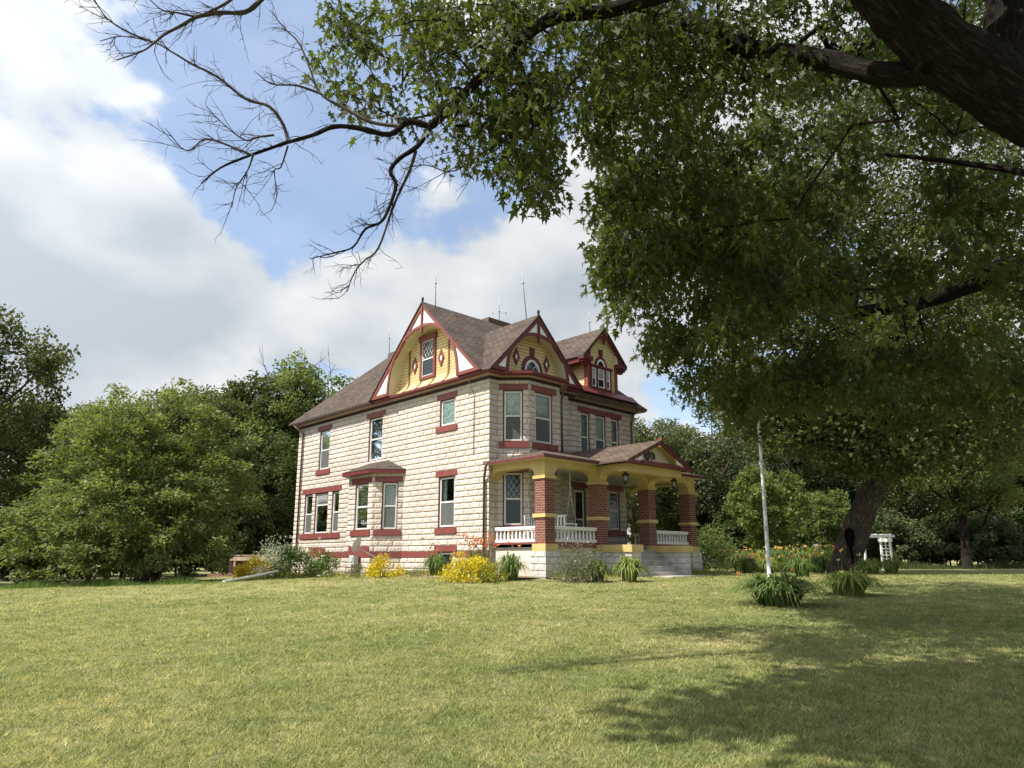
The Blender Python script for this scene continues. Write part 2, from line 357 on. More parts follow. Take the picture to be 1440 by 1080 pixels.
# ------------------------------------------------------------------ mesh helpers
class MB:
    def __init__(s): s.v = []; s.f = []; s.uv = []; s.mi = []; s.sm = []; s.bk = {}
    def poly(s, pts, uvs=None, m=0, smooth=False):
        i = len(s.v); s.v += [tuple(map(float, p)) for p in pts]; s.f.append(tuple(range(i, i + len(pts))))
        s.uv.append(uvs or [(p[0] + p[1], p[2]) for p in pts]); s.mi.append(m); s.sm.append(smooth)
    def box(s, x0, y0, z0, x1, y1, z1, m=0):
        x0, x1 = sorted((x0, x1)); y0, y1 = sorted((y0, y1)); z0, z1 = sorted((z0, z1))
        P = lambda *k: [(x, y, z) for x, y, z in k]
        X = lambda pts: [(p[1], p[2]) for p in pts]
        Y = lambda pts: [(p[0], p[2]) for p in pts]
        Z = lambda pts: [(p[0], p[1]) for p in pts]
        a = P((x0, y1, z0), (x0, y0, z0), (x0, y0, z1), (x0, y1, z1)); s.poly(a, X(a), m)
        a = P((x1, y0, z0), (x1, y1, z0), (x1, y1, z1), (x1, y0, z1)); s.poly(a, X(a), m)
        a = P((x0, y0, z0), (x1, y0, z0), (x1, y0, z1), (x0, y0, z1)); s.poly(a, Y(a), m)
        a = P((x1, y1, z0), (x0, y1, z0), (x0, y1, z1), (x1, y1, z1)); s.poly(a, Y(a), m)
        a = P((x0, y0, z1), (x1, y0, z1), (x1, y1, z1), (x0, y1, z1)); s.poly(a, Z(a), m)
        a = P((x0, y1, z0), (x1, y1, z0), (x1, y0, z0), (x0, y0, z0)); s.poly(a, Z(a), m)
    def lbox(s, fr, s0, s1, n0, n1, z0, z1, m=0):
        """box in a wall frame: along, outward, up"""
        c = [fr(a, b, z) for z in (z0, z1) for a, b in ((s0, n0), (s1, n0), (s1, n1), (s0, n1))]
        ww, hh, dd = s1 - s0, z1 - z0, n1 - n0
        for idx, (p, q) in (((0, 1, 5, 4), (ww, hh)), ((1, 2, 6, 5), (dd, hh)), ((2, 3, 7, 6), (ww, hh)), ((3, 0, 4, 7), (dd, hh)), ((4, 5, 6, 7), (ww, dd)), ((3, 2, 1, 0), (ww, dd))):
            s.poly([c[k] for k in idx], [(s0, z0), (s0 + p, z0), (s0 + p, z0 + q), (s0, z0 + q)], m)
    def prism(s, pts, vec, m=0):
        """extrude a closed outline (3-D points) by a vector"""
        vec = np.array(vec, float); a = [np.array(p, float) for p in pts]; b = [p + vec for p in a]
        s.poly(a[::-1], None, m); s.poly(b, None, m)
        for i in range(len(a)):
            j = (i + 1) % len(a); s.poly([a[i], a[j], b[j], b[i]], None, m)
    def strip(s, A, B, vec, m=0):
        """ribbon between two polylines, thickened by vec"""
        vec = np.array(vec, float)
        A = [np.array(p, float) for p in A]; B = [np.array(p, float) for p in B]
        for i in range(len(A) - 1):
            s.poly([A[i], A[i + 1], B[i + 1], B[i]], None, m)
            s.poly([B[i] + vec, B[i + 1] + vec, A[i + 1] + vec, A[i] + vec], None, m)
            s.poly([A[i], A[i] + vec, A[i + 1] + vec, A[i + 1]], None, m)
            s.poly([B[i], B[i + 1], B[i + 1] + vec, B[i] + vec], None, m)
        for k in (0, -1): s.poly([A[k], B[k], B[k] + vec, A[k] + vec], None, m)
    def slab(s, pts, th, m=0, me=None):
        """a roof plane: top face with slope UVs and a thickness straight down"""
        p = [np.array(q, float) for q in pts]
        nrm = np.cross(p[1] - p[0], p[2] - p[0]); nrm /= np.linalg.norm(nrm)
        if nrm[2] < 0: nrm = -nrm
        ua = np.cross(np.array([0, 0, 1.]), nrm); ua /= max(1e-9, np.linalg.norm(ua)); va = np.cross(nrm, ua)
        s.poly(p, [(float(q @ ua), float(q @ va)) for q in p], m)
        d = np.array([0, 0, -th]); q = [a + d for a in p]; me = m if me is None else me
        s.poly(q[::-1], None, me)
        for i in range(len(p)):
            j = (i + 1) % len(p); s.poly([p[i], p[j], q[j], q[i]], None, me)
    def tube(s, pts, rad, n=8, m=0, cap=True):
        pts = [np.array(p, float) for p in pts]
        if np.isscalar(rad): rad = [rad] * len(pts)
        rings = []; nv = None; run = 0.0; ph = (len(s.v) * .37) % 50
        for i, p in enumerate(pts):
            t = pts[min(i + 1, len(pts) - 1)] - pts[max(i - 1, 0)]; t /= max(1e-9, np.linalg.norm(t))
            if nv is None: nv = np.cross(t, [0, 0, 1.] if abs(t[2]) < .9 else [1., 0, 0])
            nv = nv - t * (nv @ t); nv /= max(1e-9, np.linalg.norm(nv)); b = np.cross(t, nv)
            i0 = len(s.v); run += float(np.linalg.norm(p - pts[i - 1])) if i else 0
            for k in range(n):
                a = 2 * math.pi * k / n; s.bk[len(s.v)] = (math.cos(a) * rad[i] + ph, math.sin(a) * rad[i], run); q = p + (nv * math.cos(a) + b * math.sin(a)) * rad[i]; s.v.append(tuple(q))
            rings.append(i0)
        for i in range(len(rings) - 1):
            for k in range(n):
                s.f.append((rings[i] + k, rings[i] + (k + 1) % n, rings[i + 1] + (k + 1) % n, rings[i + 1] + k))
                s.uv.append([(0, 0)] * 4); s.mi.append(m); s.sm.append(True)
        if cap:
            for r0 in (rings[0], rings[-1]):
                s.f.append(tuple(r0 + k for k in range(n))); s.uv.append([(0, 0)] * n); s.mi.append(m); s.sm.append(False)
    def lathe(s, prof, c, n=12, m=0):
        """prof: (radius, z) pairs round a vertical axis at c"""
        s.tube([(c[0], c[1], c[2] + z) for r, z in prof], [r for r, z in prof], n, m)
    def build(s, name, mats, parent=None, loc=None, recalc=True):
        me = bpy.data.meshes.new(name); me.from_pydata(s.v, [], s.f)
        ul = me.uv_layers.new(name='UVMap')
        flat = np.array([c for f in s.uv for uv in f for c in uv], dtype=np.float32)
        ul.data.foreach_set('uv', flat)
        for mm in (mats if isinstance(mats, (list, tuple)) else [mats]): me.materials.append(mm)
        me.polygons.foreach_set('material_index', s.mi); me.polygons.foreach_set('use_smooth', s.sm)
        if recalc:
            bm = bmesh.new(); bm.from_mesh(me); bmesh.ops.remove_doubles(bm, verts=bm.verts, dist=1e-5)
            bmesh.ops.recalc_face_normals(bm, faces=bm.faces); bm.to_mesh(me); bm.free()
        if s.bk and not recalc:
            at_ = me.attributes.new('bk', 'FLOAT_VECTOR', 'POINT'); z_ = np.zeros((len(s.v), 3), np.float32)
            z_[list(s.bk)] = list(s.bk.values()); at_.data.foreach_set('vector', z_.ravel())
        me.update()
        o = bpy.data.objects.new(name, me); C.objects.link(o)
        if parent: o.parent = parent
        if loc is not None: o.location = loc
        return o

def tag(o, label=None, cat=None, group=None, kind=None):
    for k, v in (('label', label), ('category', cat), ('group', group), ('kind', kind)):
        if v: o[k] = v
    return o
def empty(name, loc, label, cat, group=None, rz=0):
    o = bpy.data.objects.new(name, None); C.objects.link(o); o.location = loc; o.rotation_euler = (0, 0, rz)
    o.empty_display_size = .2
    return tag(o, label, cat, group)
def leafmesh(name, verts, k, mat, rnd, parent=None, loc=None):
    """verts: (n, k, 3) array, one k-sided face each; rnd: one random value per face"""
    n = len(verts); me = bpy.data.meshes.new(name)
    me.vertices.add(n * k); me.vertices.foreach_set('co', np.ascontiguousarray(verts, dtype=np.float32).ravel())
    me.loops.add(n * k); me.loops.foreach_set('vertex_index', np.arange(n * k, dtype=np.int32))
    me.polygons.add(n); me.polygons.foreach_set('loop_start', np.arange(0, n * k, k, dtype=np.int32))
    me.update(calc_edges=True)
    a = me.attributes.new('rnd', 'FLOAT', 'POINT'); a.data.foreach_set('value', np.repeat(np.asarray(rnd, dtype=np.float32), k))
    me.materials.append(mat); me.validate()
    o = bpy.data.objects.new(name, me); C.objects.link(o)
    if parent: o.parent = parent
    if loc is not None: o.location = loc
    return o
# ------------------------------------------------------------------ the house
def onY(u, v, y):
    r = rayd(u, v); return CAM + r * ((y - CAM[1]) / r[1])
def onX(u, v, x):
    r = rayd(u, v); return CAM + r * ((x - CAM[0]) / r[0])
def frame(p0, d, o):
    p0 = np.array([*p0, 0.]); d = np.array([*d, 0.]); o = np.array([*o, 0.])
    d /= np.linalg.norm(d); o /= np.linalg.norm(o)
    return lambda s, n, z: tuple(p0 + d * s + o * n + np.array([0, 0, z]))
M['dark_glass'] = paint('dark_window_pane', (.022, .026, .028), .2, .06, 2, 2, .02, .6)
M['artglass'] = paint('patterned_green_glass', (.16, .24, .21), .7, .12, 14, 20, .2, .6)

HOUSE = empty('farmhouse', (0, 0, 0), 'two storey farmhouse of cream rock faced block with yellow gables and brick porch', 'house')

def panel(mb, fr, Ln, z0, z1, holes=(), u0=0, depth=.14, m=0):
    ss = sorted({0, Ln, *[h[0] for h in holes], *[h[1] for h in holes]}); zz = sorted({z0, z1, *[h[2] for h in holes], *[h[3] for h in holes]})
    for a, b in zip(ss, ss[1:]):
        for c, d in zip(zz, zz[1:]):
            ms, mz = (a + b) / 2, (c + d) / 2
            if any(h[0] < ms < h[1] and h[2] < mz < h[3] for h in holes): continue
            mb.poly([fr(a, 0, c), fr(b, 0, c), fr(b, 0, d), fr(a, 0, d)], [(u0 + a, c), (u0 + b, c), (u0 + b, d), (u0 + a, d)], m)
    for a, b, c, d in holes:
        for p, q, r, t in (((a, c), (a, d), 0, 0), ((b, d), (b, c), 0, 0), ((a, d), (b, d), 0, 0), ((b, c), (a, c), 0, 0)):
            pts = [fr(p[0], 0, p[1]), fr(q[0], 0, q[1]), fr(q[0], -depth, q[1]), fr(p[0], -depth, p[1])]
            mb.poly(pts, [(u0, p[1]), (u0 + .1, q[1]), (u0 + .24, q[1]), (u0 + .14, p[1])], m)

def bars_rect(mb, fr, s0, s1, z0, z1, w, n0, n1, m=0):
    mb.lbox(fr, s0, s0 + w, n0, n1, z0, z1, m); mb.lbox(fr, s1 - w, s1, n0, n1, z0, z1, m)
    mb.lbox(fr, s0 + w, s1 - w, n0, n1, z1 - w, z1, m); mb.lbox(fr, s0 + w, s1 - w, n0, n1, z0, z0 + w, m)
def lattice(mb, fr, s0, s1, z0, z1, n, step=.19, r=.008, m=0, k=1.5):
    """diamond leading, clipped to the sash"""
    W, H = s1 - s0, z1 - z0
    nb = int((W + H / k) / step) + 2
    for sg in (1, -1):
        for i in range(-nb, nb + 1):
            pts = []
            for t in np.linspace(0, 1, 41):
                z = t * H; s = i * step + sg * z / k
                if 0 <= s <= W: pts.append((s0 + s, z0 + z))
            if len(pts) > 2:
                a, b = pts[0], pts[-1]; mb.tube([fr(a[0], n, a[1]), fr(b[0], n, b[1])], r, 4, m)
def wavy(fr, s0, s1, z0, z1, n, amp=.02, waves=7):
    n = n + .06
    mb = MB(); k = 28
    xs = np.linspace(s0, s1, k)
    off = [amp * math.sin(waves * 2 * math.pi * (x - s0) / (s1 - s0) + math.sin(x * 9)) for x in xs]
    for i in range(k - 1):
        mb.poly([fr(xs[i], n + off[i], z0), fr(xs[i + 1], n + off[i + 1], z0), fr(xs[i + 1], n + off[i + 1], z1), fr(xs[i], n + off[i], z1)], None, 0, True)
    return mb

def window(fr, s0, s1, z0, z1, lint=None, sill=None, split=.5, cur='lace', lat=0, pane='glass', label=None, lintz=.209, sillz=.209, single=False, screen=False):
    mb = MB()
    bars_rect(mb, fr, s0, s1, z0, z1, .045, -.13, -.05, 1)                 # painted wooden casing
    bars_rect(mb, fr, s0 + .046, s1 - .046, z0 + .046, z1 - .046, .058, -.112, -.062, 0)   # light storm frame
    zm = z0 + (z1 - z0) * (1 - split)
    if not single: mb.lbox(fr, s0 + .105, s1 - .105, -.11, -.066, zm - .03, zm + .03, 0)
    wobj = mb.build('window', [M['frame'], M['maroon']], HOUSE)
    if label: wobj['label'] = label
    a, b, c, d = s0 + .104, s1 - .104, z0 + .104, z1 - .104
    g_ = MB(); g_.poly([fr(a, -.088, c), fr(b, -.088, c), fr(b, -.088, d), fr(a, -.088, d)])
    g_.build('pane', M[pane], wobj)
    if screen:
        q = MB(); q.poly([fr(a, -.083, c), fr(b, -.083, c), fr(b, -.083, zm - .03), fr(a, -.083, zm - .03)]); q.build('insect_screen', M['screen_t'], wobj)
    if lat:
        q = MB(); lattice(q, fr, a, b, zm + .03, d, -.07, lat, .007 if lat > .15 else .006); q.build('lattice', M['frame'], wobj)
    if cur == 'lace': wavy(fr, s0, s1, z0, z1, -.24, .022, 8).build('curtain', M['lace'], wobj, recalc=False)
    elif cur == 'sides':
        k = (s1 - s0) * .30
        wavy(fr, s0, s0 + k, z0, z1, -.24, .02, 3).build('curtain', M['lace'], wobj, recalc=False)
        wavy(fr, s1 - k, s1, z0, z1, -.24, .02, 3).build('curtain', M['lace'], wobj, recalc=False)
    elif cur == 'top': wavy(fr, s0, s1, zm - .2, z1, -.24, .022, 8).build('curtain', M['lace'], wobj, recalc=False)
    elif cur == 'blind':
        wavy(fr, s0, s1, zm + .16 * (z1 - z0) * .5, z1, -.2, .002, 1).build('roller_blind', M['blind'], wobj, recalc=False)
        if lat:                                                         # the fringe of the blind
            wavy(fr, s0, s1, zm + .02, zm + .16 * (z1 - z0) * .5, -.205, .004, 12).build('blind_fringe', M['lace'], wobj, recalc=False)
    elif cur == 'fullblind': wavy(fr, s0, s1, zm - .05, z1, -.2, .003, 2).build('roller_blind', M['blind'], wobj, recalc=False)
    if lint:
        q = MB(); q.lbox(fr, lint[0], lint[1], -.02, .022, z1 + .002, z1 + lintz); q.build('lintel', M['red'], wobj)
    if sill:
        q = MB(); q.lbox(fr, sill[0], sill[1], -.1, .045, z0 - sillz, z0 - .002); q.build('sill', M['red'], wobj)
    return wobj

ms_, nt_, b_ = newmat('insect_screen_mesh')
tr_ = N(nt_, 'ShaderNodeBsdfTransparent'); df_ = N(nt_, 'ShaderNodeBsdfDiffuse'); df_.inputs[0].default_value = (.16, .17, .165, 1)
mx_ = nt_.nodes.new('ShaderNodeMixShader'); mx_.inputs[0].default_value = .62
L(nt_, tr_.outputs[0], mx_.inputs[1]); L(nt_, df_.outputs[0], mx_.inputs[2]); L(nt_, mx_.outputs[0], nt_.nodes['Material Output'].inputs[0])
M['screen_t'] = ms_

ZG, ZT = -.9, 6.82
A2, B2, A1, B1 = 4.487, 6.371, 1.557, 3.441
S2 = 2 ** -.5
FR = dict(
    side=frame((0, 0), (0, 1), (-1, 0)),
    f1=frame((0, 0), (1, 0), (0, -1)),
    b1=frame((.43, 0), (1, -1), (-1, -1)), b2=frame((1.19, -.76), (1, 0), (0, -1)), b3=frame((2.82, -.76), (1, 1), (1, -1)),
    rec=frame((0, .45), (1, 0), (0, -1)),
    s1=frame((0, 5.05), (-1, 1), (-1, -1)), s2=frame((-.87, 5.92), (0, 1), (-1, 0)), s3=frame((-.87, 7.72), (1, 1), (-1, 1)),
    right=frame((9.05, .45), (0, 1), (1, 0)), back=frame((9.05, 14.12), (-1, 0), (0, 1)))
wb = MB()
sidew = [(1.90, 2.83, 5.324, B2), (6.71, 7.76, A2, B2), (11.08, 12.02, A2, B2), (1.85, 2.82, A1, B1),
         (9.98, 10.60, A1, B1), (10.94, 12.16, A1, B1), (12.40, 13.16, A1, B1), (1.88, 2.80, .0, .72)]
panel(wb, FR['side'], 14.12, ZG, ZT, sidew + [(5.2, 8.45, .9, 3.7)])
panel(wb, FR['f1'], .43, ZG, ZT, (), .13)
LB = .76 * 2 ** .5
bw1 = [(.156, .877, A2, B2), (.156, .877, A1, B1)]; bw2 = [(.31, 1.25, A2, B2), (.31, 1.25, A1, B1)]
panel(wb, FR['b1'], LB, ZG, ZT, bw1, .56); panel(wb, FR['b2'], 1.63, ZG, ZT, bw2, 1.63); panel(wb, FR['b3'], LB, ZG, ZT, (), 3.3)
panel(wb, frame((3.58, 0), (1, 0), (0, -1)), .57, ZG, ZT, (), 4.4)
panel(wb, frame((4.15, 0), (0, 1), (1, 0)), .45, ZG, ZT, (), 4.9)
recw2 = [(5.38, 5.97, A2, B2), (6.31, 7.02, A2, B2), (7.36, 7.93, A2, B2)]
recw1 = [(4.86, 5.63, .93, 3.232), (7.14, 7.83, 1.6, 3.26)]
fr_r = FR['rec']; fr4 = frame((4.15, .45), (1, 0), (0, -1))
sh = lambda hs: [(a - 4.15, b - 4.15, c, d) for a, b, c, d in hs]
panel(wb, fr4, 4.10, ZG, 3.8, sh(recw1), 5.0); panel(wb, fr4, 4.90, 3.8, ZT, sh(recw2), 5.0)
panel(wb, frame((8.25, .45), (0, 1), (1, 0)), 2.05, ZG, 3.8); panel(wb, frame((8.25, 2.5), (1, 0), (0, -1)), .8, ZG, 3.8)
wb.poly([(8.25, .45, 3.8), (9.05, .45, 3.8), (9.05, 2.5, 3.8), (8.25, 2.5, 3.8)])
panel(wb, FR['right'], 13.67, 3.8, ZT); panel(wb, frame((9.05, 2.5), (0, 1), (1, 0)), 11.62, ZG, 3.8)
panel(wb, FR['back'], 9.05, ZG, ZT)
# dining room bay on the side
LS = .87 * 2 ** .5
panel(wb, FR['s1'], LS, ZG, 3.9, [(.21, .85, A1, B1)], .2); panel(wb, FR['s2'], 1.8, ZG, 3.9, [(.29, 1.28, A1, B1)], 1.5); panel(wb, FR['s3'], LS, ZG, 3.9, (), 3.3)
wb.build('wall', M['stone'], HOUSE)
# floors inside, so that rooms read dark
fl = MB(); fl.box(.16, .62, 3.7, 8.1, 13.9, 3.75); fl.box(.16, .62, .80, 8.1, 13.9, .84); fl.box(.16, .62, 6.74, 8.9, 13.9, 6.78); fl.build('inner_floor', M['woodd'], HOUSE)

fs = FR['side']
window(fs, *sidew[0], lint=(1.78, 3.0), sill=(1.75, 3.02), cur=None, pane='artglass', single=True, label='small window of patterned green glass')
window(fs, *sidew[1], lint=(6.51, 7.96), cur='lace')
window(fs, *sidew[2], lint=(10.93, 12.22), sill=(10.91, 12.2), cur='fullblind', screen=True)
window(fs, *sidew[3], lint=(1.73, 2.98), sill=(1.71, 2.96), cur='sides', screen=True)
window(fs, *sidew[4], cur=None, screen=True, split=.5); window(fs, *sidew[5], lint=(9.79, 13.42), sill=(9.77, 13.42), cur=None, split=.30, lat=.09, label='wide middle window with a leaded top light'); window(fs, *sidew[6], cur=None, screen=True)
window(fs, *sidew[7], lint=(1.68, 2.98), cur=None, single=True, pane='dark_glass', label='small basement window')
window(FR['s1'], .21, .85, A1, B1, lint=(.04, 1.14), sill=(.04, 1.14), cur='lace', screen=True); window(FR['s2'], .29, 1.28, A1, B1, lint=(.06, 1.55), sill=(.06, 1.5), cur='top')
window(FR['b1'], *bw1[0], lint=(.01, 1.05), sill=(.02, 1.06), cur='blind', lat=.19, screen=True); window(FR['b1'], *bw1[1], lint=(.01, 1.05), sill=(.02, 1.06), cur=None, lat=.19)
window(FR['b2'], *bw2[0], lint=(.13, 1.43), sill=(.16, 1.47), cur='blind', lat=.12, screen=True); window(FR['b2'], *bw2[1], lint=(.13, 1.43), sill=(.16, 1.47), cur=None, lat=.19)
for k, q in enumerate(recw2):
    window(fr_r, *q, lint=(5.2, 8.1) if k == 1 else None, cur=('lace', 'fullblind', 'lace')[k], screen=True, split=.55)
window(fr_r, *recw1[1], lint=(6.98, 8.06), sill=(6.97, 8.15), cur=None, sillz=.23)
# front door
d = MB(); bars_rect(d, fr_r, 4.86, 5.63, .93, 3.232, .09, -.13, -.04, 1); d.lbox(fr_r, 4.95, 5.54, -.11, -.08, .95, 1.9, 1)
bars_rect(d, fr_r, 4.96, 5.53, .96, 3.13, .07, -.075, -.045, 0); d.lbox(fr_r, 5.03, 5.46, -.075, -.045, 1.95, 2.02, 0)
do = d.build('front_door', [M['frame'], M['brown']], HOUSE)
d = MB(); d.poly([fr_r(5.0, -.09, 1.0), fr_r(5.5, -.09, 1.0), fr_r(5.5, -.09, 3.1), fr_r(5.0, -.09, 3.1)]); d.build('pane', M['dark_glass'], do)
d = MB(); d.lbox(fr_r, 4.74, 5.75, -.02, .022, 3.235, 3.45); d.build('lintel', M['maroon'], do)
d = MB(); d.tube([fr_r(5.08, -.03, 1.85), fr_r(5.08, -.03, 2.0)], .015, 6); d.build('handle', M['black'], do)

# red foundation band and basement lintels
fb = MB()
def band(fr, a, b, z0=.51, z1=.72): fb.lbox(fr, a, b, -.02, .018, z0, z1)
band(fs, .0, 1.86); band(fs, 2.82, 5.05); band(fs, 8.59, 14.135)
band(FR['s1'], 0, LS); band(FR['s2'], 0, 1.8); band(FR['s3'], 0, LS)
band(fs, 10.95, 12.3, .725, .93); band(FR['s2'], .05, 1.6, .725, .93); fb.lbox(FR['s2'], .62, 1.0, -.02, .012, -.2, .508)
fb.build('foundation_band', M['red'], HOUSE)

# cornice, soffit and frieze round the wall head
def offset(path, o):
    out = []
    for i, p in enumerate(path):
        p = np.array(p, float); ns = []
        for a, b in ((i - 1, i), (i, i + 1)):
            if a < 0 or b >= len(path): continue
            t = np.array(path[b], float) - np.array(path[a], float); t /= np.linalg.norm(t); ns.append(np.array([t[1], -t[0]]))
        if len(ns) == 1: out.append(p + ns[0] * o)
        else:
            q = ns[0] + ns[1]; out.append(p + q * (o / max(.3, (q @ ns[0]))))
    return out
def cornice(path, o, zs, zf, cm, sm_, name, fr=True):
    """path runs with the outside on its right hand"""
    P0 = [np.array(p, float) for p in path]; P1 = offset(path, o); P2 = offset(path, .035); Pm = offset(path, o - .09)
    c, s, f = MB(), MB(), MB()
    z = lambda p, h: (p[0], p[1], h)
    for i in range(len(path) - 1):
        j = i + 1; zm = zs + (zf - zs) * .42
        c.poly([z(P1[i], zm), z(P1[j], zm), z(P1[j], zf), z(P1[i], zf)])
        c.poly([z(P1[i], zm), z(P1[j], zm), z(Pm[j], zs), z(Pm[i], zs)])
        c.poly([z(P1[i], zf), z(P1[j], zf), z(P0[j], zf + .03), z(P0[i], zf + .03)])
        s.poly([z(Pm[i], zs), z(Pm[j], zs), z(P0[j], zs - .004), z(P0[i], zs - .004)])
        f.poly([z(P2[i], zs - .10), z(P2[j], zs - .10), z(P2[j], zs - .005), z(P2[i], zs - .005)])
        f.poly([z(P2[i], zs - .10), z(P2[j], zs - .10), z(P0[j], zs - .11), z(P0[i], zs - .11)])
    co = c.build(name, cm, HOUSE, recalc=False); s.build('soffit', sm_, co, recalc=False)
    if fr: f.build('frieze', M['dark'], co, recalc=False)
    return co
cornice([(0, 7.05), (0, 0), (.43, 0), (1.19, -.76), (2.82, -.76), (3.58, 0), (4.5, 0)], .36, 6.82, 6.98, M['maroon'], M['taupe'], 'cornice')
cornice([(0, 14.12), (0, 7.05)], .40, 6.82, 6.97, M['brown'], M['taupe'], 'gutter')
cornice([(4.15, .45), (9.05, .45), (9.05, 14.12), (0, 14.12)], .40, 6.82, 6.97, M['brown'], M['taupe'], 'gutter')

# roofs
EZ, EX0, EX1, EY0, EY1, IN = 6.97, -.42, 9.47, .03, 14.54, 3.48
rf = MB(); zt = EZ + IN
A, B_, C_, D_ = (EX0, EY0, EZ), (EX1, EY0, EZ), (EX1, EY1, EZ), (EX0, EY1, EZ)
a, b, c, d = (EX0 + IN, EY0 + IN, zt), (EX1 - IN, EY0 + IN, zt), (EX1 - IN, EY1 - IN, zt), (EX0 + IN, EY1 - IN, zt)
for q in ((A, (2.05, EY0 + 2.46, EZ + 2.46), (4.5, EY0, EZ), B_, b, a), (B_, C_, c, b), (C_, D_, d, c), (D_, (EX0, 7.06, EZ), a, d)): rf.slab(q, .05)
RO = rf.build('roof', M['shingle'], HOUSE)
q = MB(); q.box(a[0] - .05, a[1] - .05, zt - .1, b[0] + .05, d[1] + .05, zt + .17); q.build('roof_deck', M['brown'], RO)
def groof(name, ridge0, ridge1, hw, m, axis, mat=None, th=.05, wn=None):
    """gable roof: ridge from ridge0 to ridge1 (points), half width hw, slope m; axis is the sideways unit vector"""
    q = MB(); r0, r1 = np.array(ridge0, float), np.array(ridge1, float); ax = np.array(axis, float)
    for sg in (1, -1):
        e = ax * sg * hw + np.array([0, 0, -hw * m]); q.slab([r0, r1, r1 + e, r0 + e], th)
    return q.build(name, mat or M['shingle'], HOUSE)
G1 = dict(c=3.52, hw=3.52, zb=6.97, za=10.37)
q = MB(); q.slab([(-.50, 3.52, 10.42), (3.1, 3.52, 10.42), (.0, 7.0, 7.06), (-.41, 7.1, 6.962), (-.50, 7.1, 6.962)], .05)
q.slab([(-.50, 3.52, 10.42), (3.1, 3.52, 10.42), (2.05, 2.50, 9.435), (-.41, -.06, 6.962), (-.50, -.06, 6.962)], .05); q.build('gable_roof', M['shingle'], HOUSE)
q = MB(); q.slab([(2.05, -.50, 9.47), (2.05, 3.2, 9.47), (4.51, 3.2, 6.96), (4.51, -.50, 6.96)], .05)
q.slab([(2.05, -.50, 9.47), (2.05, 2.56, 9.47), (-.41, -.06, 6.96), (-.41, -.50, 6.96)], .05); q.build('gable_roof', M['shingle'], HOUSE)
groof('dormer_roof', (6.72, .10, 10.19), (6.72, 3.4, 10.19), 1.47, 1.43 / 1.42, (1, 0, 0))

